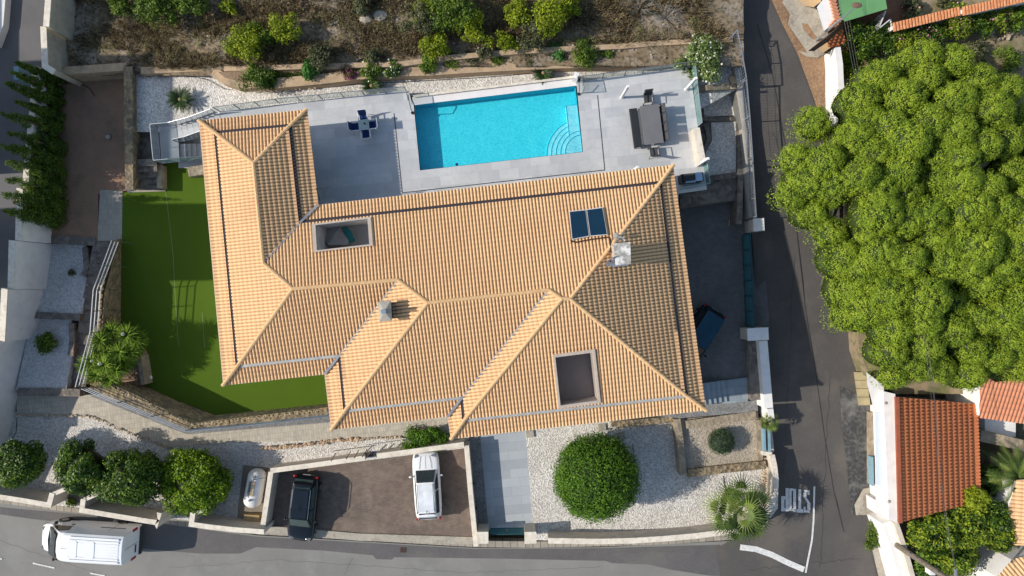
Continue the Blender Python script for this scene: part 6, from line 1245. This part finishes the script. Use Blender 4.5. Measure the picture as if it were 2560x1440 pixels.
for i, (cpx, lb) in enumerate(pines):
    c = P(*cpx, 6); z0 = 2.2 if cpx[1] < 700 else .3; t = thing('pine_tree', lb, 'pine', (c.x, c.y, z0), group='stone pines in the neighbouring garden'); tr = MB(); tr.tube([(c.x, c.y, z0-.2), (c.x+.3, c.y-.2, 3.8), (c.x, c.y, 5.6)], [.34, .27, .2], 10); cs = []; rs = []; dm = []
    for p, R in buckets[i]:
        tr.tube([(c.x, c.y, 5.2), (Vector((c.x, c.y, 5.0))+p)/2+Vector((0, 0, .0)), p+Vector((0, 0, .1))], [.13, .08, .03], 5); n = int(88*R*R)
        for k in range(n):
            a = gg.random()*6.283; q = gg.random()**.5; el = math.acos(min(1, q)); cs.append((p.x+math.cos(a)*q*R, p.y+math.sin(a)*q*R, p.z+math.sin(el)*R*1.15-.3)); rs.append(.13+.09*gg.random()); dm.append((p.x, p.y, p.z-.5*R))
        for k in range(7): a = gg.random()*6.283; e2 = p+Vector((math.cos(a)*R*.8, math.sin(a)*R*.8, R*.45)); tr.tube([p, e2], [.035, .012], 4)
    tr.build('trunk', mat('pine_bark', (.22, .17, .13), (.15, .12, .09), 5), t, smooth=True)
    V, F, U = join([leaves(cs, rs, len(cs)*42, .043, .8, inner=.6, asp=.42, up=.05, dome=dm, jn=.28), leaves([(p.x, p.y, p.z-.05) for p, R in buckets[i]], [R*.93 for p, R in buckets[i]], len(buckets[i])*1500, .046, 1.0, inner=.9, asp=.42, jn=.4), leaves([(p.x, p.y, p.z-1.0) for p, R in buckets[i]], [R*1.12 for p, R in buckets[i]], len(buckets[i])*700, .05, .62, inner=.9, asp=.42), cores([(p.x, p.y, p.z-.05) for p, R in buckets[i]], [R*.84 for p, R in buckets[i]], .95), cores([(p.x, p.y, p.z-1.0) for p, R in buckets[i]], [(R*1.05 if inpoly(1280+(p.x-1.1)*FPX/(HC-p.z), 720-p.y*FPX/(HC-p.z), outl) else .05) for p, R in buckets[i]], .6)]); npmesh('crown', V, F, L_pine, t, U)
    print('pine', i, len(cs), len(F))
# ---------------------------------------------------------------- neighbours on the right
def shed(label, px, zs, m, ridge_px, ins, ze, tp, poly, wallz, w=.22, c=.3, name='neighbour_house'):
    pl = plane(*ridge_px, ins, ze=ze, tp=tp); q = [onplane(pl, s)[0] for s in poly]; cc = sum(q, Vector())/len(q)
    t = thing(name, label, 'house', (cc.x, cc.y, wallz)); tiles('roof', pl, poly, m, t, w=w, c=c, lip=.006)
    r = [p+(cc-p)*.06 for p in q]; n = len(r); MB().prism([p-Vector((0, 0, .10)) for p in r], [Vector((p.x, p.y, wallz)) for p in r]).build('wall', M_wwhite, t); return t, q
t, q = shed('low house with a weathered red tiled roof and a white parapet beside the side road', None, None, M_tiler, ((2445, 1012), (2452, 1250)), (2300, 1130), 3.2, .13, [(2240, 992), (2444, 1010), (2452, 1252), (2248, 1306)], .2, .21, .36)
MB().beam(q[0]+Vector((.0, 0, .08)), q[3]+Vector((.0, 0, .08)), .22, .16).build('verge_tiles', M_red, t)
MB().prism([P(x, y, 3.6) for x, y in ((2208, 978), (2238, 985), (2246, 1308), (2222, 1300))], [P(x, y, .2) for x, y in ((2208, 978), (2238, 985), (2246, 1308), (2222, 1300))]).build('parapet', M_wwhite, t)
for x, y in ((2214, 1008), (2222, 1254)): MB().ell(P(x, y, 3.63), (.10, .10, .05), 8, 5).build('roof_vent', M_conc, t)
pw = thing('white_terrace', 'flat white terrace roof with a pale blue tinted strip beside the red tiled roof', 'terrace', P(2200, 1120, .2))
MB().prism([P(x, y, 3.1) for x, y in ((2166, 930), (2210, 965), (2210, 980), (2222, 1300), (2190, 1285), (2188, 1215), (2186, 1030), (2168, 960))], [P(x, y, .1) for x, y in ((2166, 930), (2210, 965), (2210, 980), (2222, 1300), (2190, 1285), (2188, 1215), (2186, 1030), (2168, 960))]).build('slab', M_wwhite, pw)
MB().prism([P(x, y, 3.13) for x, y in ((2188, 1030), (2216, 1034), (2220, 1224), (2191, 1210))], [P(x, y, 3.11) for x, y in ((2188, 1030), (2216, 1034), (2220, 1224), (2191, 1210))]).build('tinted_panel', mat('sky_blue_membrane', (.62, .68, .76), (.58, .64, .72), 2), pw)
wall('garden_wall', 'stone kerb wall at the foot of the white terrace, along the road', [(2180, 1030), (2184, 1120), (2188, 1214)], .9, 0, .35, M_stonec)
MB().beam(P(2176, 1140, 1), P(2178, 1212, 1), .12, .5).build('side_gate', mat('pale_blue_paint', (.22, .36, .42)), label='low pale blue gate panel at the kerb of the white terrace', cat='gate')
MB().box(P(2191, 1262, 1.3), (.45, .85, 1.6), .05).build('meter_box', M_wwhite, label='white meter box at the south end of the white terrace', cat='box')
zpoly('entrance_ramp', [(2158, 1222), (2186, 1216), (2196, 1286), (2140, 1288), (2136, 1262)], M_conc, dz=.16)
sb = thing('block_steps', 'yellowish concrete block steps at the corner of the white terrace', 'steps', P(2150, 970, .3))
for k in range(4): x0, y0 = 2134+3*k, 930+21*k; z = 1.5-.12*k; q = ((x0, y0), (x0+31, y0), (x0+33, y0+20), (x0+3, y0+20)); MB().prism([P(a, c, z) for a, c in q], [P(a, c, .2) for a, c in q]).build('step', mat('ochre_concrete', (.42, .35, .20), (.32, .27, .16), 2), sb)
wall('garden_wall', 'white street wall at the lower right, below the red tiled roof', [(2222, 1304), (2245, 1370), (2272, 1470), (2300, 1600)], 2.0, 0, .85, M_wwhite)
wall('garden_wall', 'narrow grey topped inner wall behind the lower right street wall', [(2240, 1306), (2262, 1370), (2290, 1470)], 2.4, 0, .3, M_cream)
zpoly('corner_pavement', [(2180, 1372), (2196, 1345), (2216, 1340), (2240, 1420), (2262, 1520), (2222, 1520), (2196, 1440)], M_conc, dz=.12)
wall('garden_wall', 'white wall with a rounded top beside the dirt verge and the pine', [(2094, 118), (2100, 160), (2102, 205), (2106, 250), (2112, 300)], 4.4, 2, .36, M_wwhite)
wall('garden_wall', 'tan footing of the white wall beside the dirt verge', [(2068, 130), (2076, 180), (2084, 240)], 3.0, 2, .3, mat('orange_tan', (.56, .38, .20), (.48, .33, .18), 2))
nw = thing('entrance_porch', 'little tiled entrance porch roof at the top of the dirt verge', 'porch', P(2080, 90, 2.8))
pr = [P(2022, 126, 5.2), P(2068, 92, 5.6), P(2106, 58, 5.6), P(2108, 68, 5.0), P(2070, 104, 4.9), P(2038, 126, 4.9)]
MB().prism(pr, [p-Vector((0, 0, .12)) for p in pr]).build('roof_beam', mat('dark_timber', (.10, .065, .045)), nw)
rp = plane((2096, 122), (2112, 80), (2070, 100), ze=4.0, tp=.4); tiles('roof', rp, [(2066, 100), (2104, 70), (2114, 104), (2092, 118), (2070, 118)], M_tiler, nw, .2, .3)
MB().prism([P(x, y, 4.2) for x, y in ((2046, 122), (2070, 100), (2078, 118), (2058, 132))], [P(x, y, 2.2) for x, y in ((2046, 122), (2070, 100), (2078, 118), (2058, 132))]).build('pier', MATS['orange_tan'], nw)
wr = thing('flat_roof_annex', 'white flat roof edged with small clay tiles at the upper right', 'annex', P(2060, 30, 2.6))
MB().prism([P(x, y, 5.0) for x, y in ((2042, 18), (2064, -10), (2064, -60), (2074, -60), (2086, 56), (2060, 78))], [P(x, y, 2.2) for x, y in ((2042, 18), (2064, -10), (2064, -60), (2074, -60), (2086, 56), (2060, 78))]).build('roof_slab', M_wwhite, wr)
b = MB(); L = [P(2078, -60, 5.1), P(2082, 0, 5.1), P(2094, 50, 5.1), P(2076, 72, 5.1)]
for p, q in zip(L, L[1:]):
    n = int((q-p).length/.2)
    for k in range(n): s = p+(q-p)*(k/n); e = Vector((.20, -.05, 0)); b.tube([s-e, s+e-Vector((0, 0, .06))], .09, 7)
b.build('coping_tile', M_tiles, wr)
MB().prism([P(x, y, 4.0) for x, y in ((1996, -60), (1998, 0), (2012, 14), (2034, 18), (2052, 4), (2060, -60))], [P(x, y, 2.6) for x, y in ((1996, -60), (1998, 0), (2012, 14), (2034, 18), (2052, 4), (2060, -60))]).build('rounded_bay', MATS['orange_tan'], wr)
gr = thing('green_roof_shed', 'shed with a flat green sheet roof at the upper right', 'shed', P(2150, 20, 2.6))
MB().prism([P(x, y, 5.0) for x, y in ((2094, -60), (2204, -60), (2218, 22), (2112, 54), (2098, 40))], [P(x, y, 4.9) for x, y in ((2094, -60), (2204, -60), (2218, 22), (2112, 54), (2098, 40))]).build('roof', mat('green_sheet', (.14, .32, .13), (.12, .28, .115), 1.2), gr)
MB().prism([P(x, y, 4.88) for x, y in ((2098, -60), (2200, -60), (2212, 20), (2114, 50), (2102, 38))], [P(x, y, 2.2) for x, y in ((2098, -60), (2200, -60), (2212, 20), (2114, 50), (2102, 38))]).build('wall', MATS['orange_tan'], gr)
slab('terracotta_yard', [(2100, 40), (2214, -60), (2300, -60), (2270, 50), (2230, 60), (2112, 100)], 2.25, mat('terracotta_floor', (.26, .13, .07), (.20, .10, .06), 1.5, brick=(12, .4, .4, .015, (.6, .6, .6), 0)), bot=1)
gt = thing('white_gate', 'white barred metal gate between the green shed and the clay topped wall', 'gate', P(2210, 60, 2.3)); b = MB(); a, c = P(2196, 72, 4.2), P(2214, 28, 4.2); d_ = P(2228, 64, 4.2)
for s, e in ((a, c), (a-Vector((0, 0, 1.5)), c-Vector((0, 0, 1.5))), (a, a-Vector((0, 0, 1.6))), (c, c-Vector((0, 0, 1.6))), (a, P(2226, 48, 4.2)), (P(2226, 48, 4.2), d_)): b.beam(s, e, .06, .06)
b.build('gate_frame', M_paint, gt); b = MB()
for k in range(1, 8): s = c+(a-c)*(k/8); b.beam(s, s-Vector((0, 0, 1.5)), .03, .03)
b.build('bar', M_paint, gt)
cw = thing('clay_topped_wall', 'white garden wall topped with orange clay tiles at the upper right', 'wall', P(2400, 40, 2.2)); Lw = [P(2232, 68, 4.3), P(2400, 27, 4.3), P(2406, 28, 4.5), P(2640, -24, 4.5)]; b = MB()
for p, q in ((Lw[0], Lw[1]), (Lw[2], Lw[3])): b.beam((p+q)/2+(p-q)/2-Vector((0, 0, 1.15)), q-Vector((0, 0, 1.15)), .24, 2.1)
b.build('wall_body', M_wwhite, cw); b = MB()
for p, q in ((Lw[0], Lw[1]), (Lw[2], Lw[3])):
    n = int((q-p).length/.19); d = (q-p).normalized(); s = Vector((-d.y, d.x, 0))
    for k in range(n): m_ = p+(q-p)*((k+.5)/n); b.tube([m_-s*.26-Vector((0, 0, .05)), m_+s*.24+Vector((0, 0, .06))], [.098, .085], 7)
b.build('coping_tiles', mat('orange_clay', (.62, .26, .11), (.48, .18, .08), 4, speck=(.66, .38, .22), sscale=6), cw)
# salmon roof on the right edge and ochre roof in the corner
shed('salmon tiled roof at the right edge, north east of the red one', None, None, M_tiles, ((2450, 1046), (2600, 1066)), (2550, 960), 3.6, .25, [(2447, 1044), (2640, 1070), (2640, 900), (2452, 900)], .2, .24, .4)
t_, q_ = shed('ochre tiled pergola roof in the lower right corner', None, None, M_tile, ((2512, 1480), (2520, 1250)), (2640, 1350), 3.4, .25, [(2540, 1200), (2700, 1190), (2700, 1370), (2532, 1362), (2515, 1290)], .2, .24, .4, name='pergola')
t_, q_ = shed('small ochre tiled roof cut by the bottom right corner of the photo', None, None, M_tile, ((2486, 1440), (2560, 1386)), (2640, 1480), 3.4, .25, [(2490, 1444), (2530, 1398), (2640, 1372), (2700, 1520), (2500, 1530)], .2, .24, .4, name='pergola')
slab('white_patio', [(2436, 1372), (2480, 1340), (2540, 1368), (2520, 1400), (2500, 1440), (2470, 1440), (2452, 1410)], .6, M_conc)
MB().box(P(2490, 1062, .6), (2.0, 1.4, .8)).build('garden_store', M_wwhite, label='white garden store in shade between the red and salmon roofs', cat='shed')
wall('stone_wall', 'pale stone garden wall crossing the shade right of the red roof', [(2452, 1090), (2500, 1100), (2600, 1125)], 1.8, .2, .7, M_stonec)
# garden trees
def gtree(lb, x, y, R, h, m, nl=5000, leaf=.09, z0=.3, **kw): return tree('garden_tree', lb, x, y, z0, R, h, m, nl=nl, leaf=leaf, group='broadleaf trees in the neighbouring gardens', **kw)
gtree('green tree below the red roof, beside the utility pole', 2335, 1335, 1.5, 2.8, L_garden, 8000, .10)
gtree('bright green tree below the red roof, next to the pole top', 2390, 1385, 1.4, 2.6, L_garden, 7000, .10)
gtree('large green tree right of the pole trees, left of the white patio', 2420, 1310, 1.5, 2.9, L_garden, 8000, .10)
gtree('dark tree against the south east corner of the red roof', 2480, 1290, 1.2, 3.0, L_citd, 6000)
gtree('yellow green tree touching the lower right edge of the red roof', 2440, 1250, .8, 3.4, L_ybush, 3500)
gtree('tall green tree above the lower right pergola', 2500, 1340, 1.0, 3.0, L_garden, 4500)
gtree('shaded dark tree behind the lower right street wall', 2310, 1400, 1.0, 1.9, L_citd, 4000)
gtree('dark tree in the shade right of the red roof', 2480, 1200, 1.0, 1.8, L_citd, 3500)
gtree('green tree at the right edge above the salmon roof', 2545, 880, 1.4, 4.0, L_garden, 3500, z0=.3)
for i, (x, y, R, lb) in enumerate(((2150, 110, 1.3, 'dark green shrub mass by the rounded white wall'), (2115, 160, .8, 'green shrub overhanging the white wall'), (2195, 105, 1.2, 'dark hedge shrub below the white barred gate'), (2260, 100, 1.1, 'hedge shrub below the start of the clay topped wall'), (2320, 85, 1.1, 'hedge shrub with pink flowers below the clay topped wall'), (2385, 60, 1.2, 'tall pink oleander in the middle of the clay topped wall'), (2450, 50, 1.1, 'green shrub right of the tall pink oleander'), (2500, 35, 1.0, 'green shrub near the right end of the clay topped wall'), (2545, 45, .9, 'shrub at the top right corner below the clay wall'))):
    bush(lb, x, y, 2.2, R, L_garden if i % 2 else L_citd, int(3600*R), .07, name='hedge_shrub', group='hedge in the upper right garden', flowers=L_pink if i in (4, 5, 3, 7) else None, nf=160, clumps=26, cr=.36, h=1.6)
bush('pinkish grey succulent bush at the top edge near the gate', 2275, 18, 2.2, .7, L_olive, 1200, .1, flowers=L_pink, nf=40); bush('pale succulent bush at the top edge above the clay wall', 2365, 2, 2.2, .6, L_olive, 1000, .1)
bush('green weeds along the lower right street kerb', 2190, 1330, .05, .75, L_bush, 1800, .06, squash=.5); bush('lower weeds at the kerb under the utility pole', 2182, 1355, .05, .5, L_bush, 900, .06, squash=.5)
bush('dark weeds in the right edge garden below the stone ring', 2520, 150, 2.2, .9, L_bush, 1800, .07); bush('brown shrub between the pine and the stone ring garden', 2440, 130, 2.2, .8, L_olive, 1400, .07)
rocks('stone_ring', [P(2497+18*math.cos(a/12*6.283), 82+16*math.sin(a/12*6.283), 2.35) for a in range(12)], .16, M_rock, kind=None, label='ring of pale stones round a tree pit in the upper right garden', cat='stone ring')
rocks('stone_border', alongpx([(2522, 90), (2545, 68)], 2.35, .25, .03)+alongpx([(2520, 95), (2526, 110)], 2.35, .3, .03), .14, M_rock, kind=None, label='short line of pale stones right of the stone ring', cat='stone border')
pt = thing('date_palm', 'feathery date palm at the right edge, east of the red roof', 'palm', P(2540, 1215, .3)); c = P(2545, 1190, 3.0); MB().tube([(c.x, c.y, .2), (c.x, c.y, 3.0)], [.28, .2], 10).build('trunk', M_bark, pt)
fronds((c.x, c.y, 3.0), 34, 2.3, .34, -.1, 1.0, .45, L_palm, 'fronds', pt, seg=7, seedn=4, spikes=34)
p2 = thing('date_palm', 'lower palm with long drooping fronds by the lower right pergola', 'palm', P(2500, 1270, .3)); c = P(2540, 1325, 3.2); p2.location = (c.x, c.y, .3); MB().tube([(c.x, c.y, .2), (c.x, c.y, 3.1)], [.28, .2], 10).build('trunk', M_bark, p2)
fronds((c.x, c.y, 3.1), 26, 1.9, .3, -.1, 1.0, .45, L_garden, 'fronds', p2, seg=7, seedn=6, spikes=30)
M_dkm = mat('cable_grey', (.10, .10, .10), rough=.6)
# poles and wires
wood = mat('pole_timber', (.22, .18, .14), (.13, .11, .09), 6); pb = P(2202, 1336, .1)
up_ = thing('utility_pole', 'leaning looking wooden utility pole at the lower right street corner', 'utility pole', pb); MB().tube([pb, pb+Vector((.05, -.02, 8.2))], [.20, .14], 10).build('pole', wood, up_)
MB().box(pb+Vector((.1, -.28, 5.2)), (.3, .3, .5)).build('junction_box', M_paint, up_); b = MB()
for z in (3.6, 4.3, 6.3, 7.0): b.beam(pb+Vector((-.3, .2, z)), pb+Vector((.3, -.2, z)), .05, .05)
b.build('bracket', M_metal, up_); MB().beam(pb+Vector((-.1, .9, 7.8)), pb+Vector((-.1, -.9, 7.8)), .1, .1).build('cross_arm', M_metal, up_)
lpb = P(2112, 98, 2.6); lp = thing('street_lamp', 'grey street lamp on a thin pole by the tiled porch, head pointing right', 'street lamp', lpb); tp_ = P(2106, 46, 6.6); lpb = Vector((tp_.x, tp_.y, 2.5)); lp.location = lpb
MB().tube([lpb, tp_], [.09, .07], 8).build('pole', M_metal, lp); hd_ = tp_+Vector((.55, .5, .12)); MB().tube([tp_-Vector((0, 0, .3)), tp_+Vector((0, 0, .05)), hd_], .035, 6).build('arm', M_metal, lp); MB().ell(hd_+Vector((.2, .2, 0)), (.32, .18, .08), 10, 6).build('lamp_head', mat('lamp_housing', (.20, .13, .09)), lp)
top = pb+Vector((0, 0, 7.8)); tl = thing('power_lines', 'thin overhead cables from the utility pole across the pines to the street lamp', 'cable', top)
for k, (dy, dz) in enumerate(((.5, 0), (0, .1), (-.5, 0))):
    a, e = top+Vector((.1*k, dy, dz)), tp_+Vector((.15+.16*k, -.1, -.1)); ctrl = [a+(e-a)*(i/12)+Vector((0, 0, -1.0*math.sin(PI*i/12)+2.6*math.sin(PI*i/12)**2)) for i in range(13)]; MB().tube(ctrl, .008, 4).build('cable', M_dkm, tl)
for k in range(3): MB().tube([tp_+Vector((0, .1*k, 0)), tp_+Vector((-2.0+k*.4, 6, .3))], .008, 4).build('cable', M_dkm, tl)
MB().tube([top, top+Vector((.3, -6, .2))], .014, 4).build('cable', M_metal, tl)
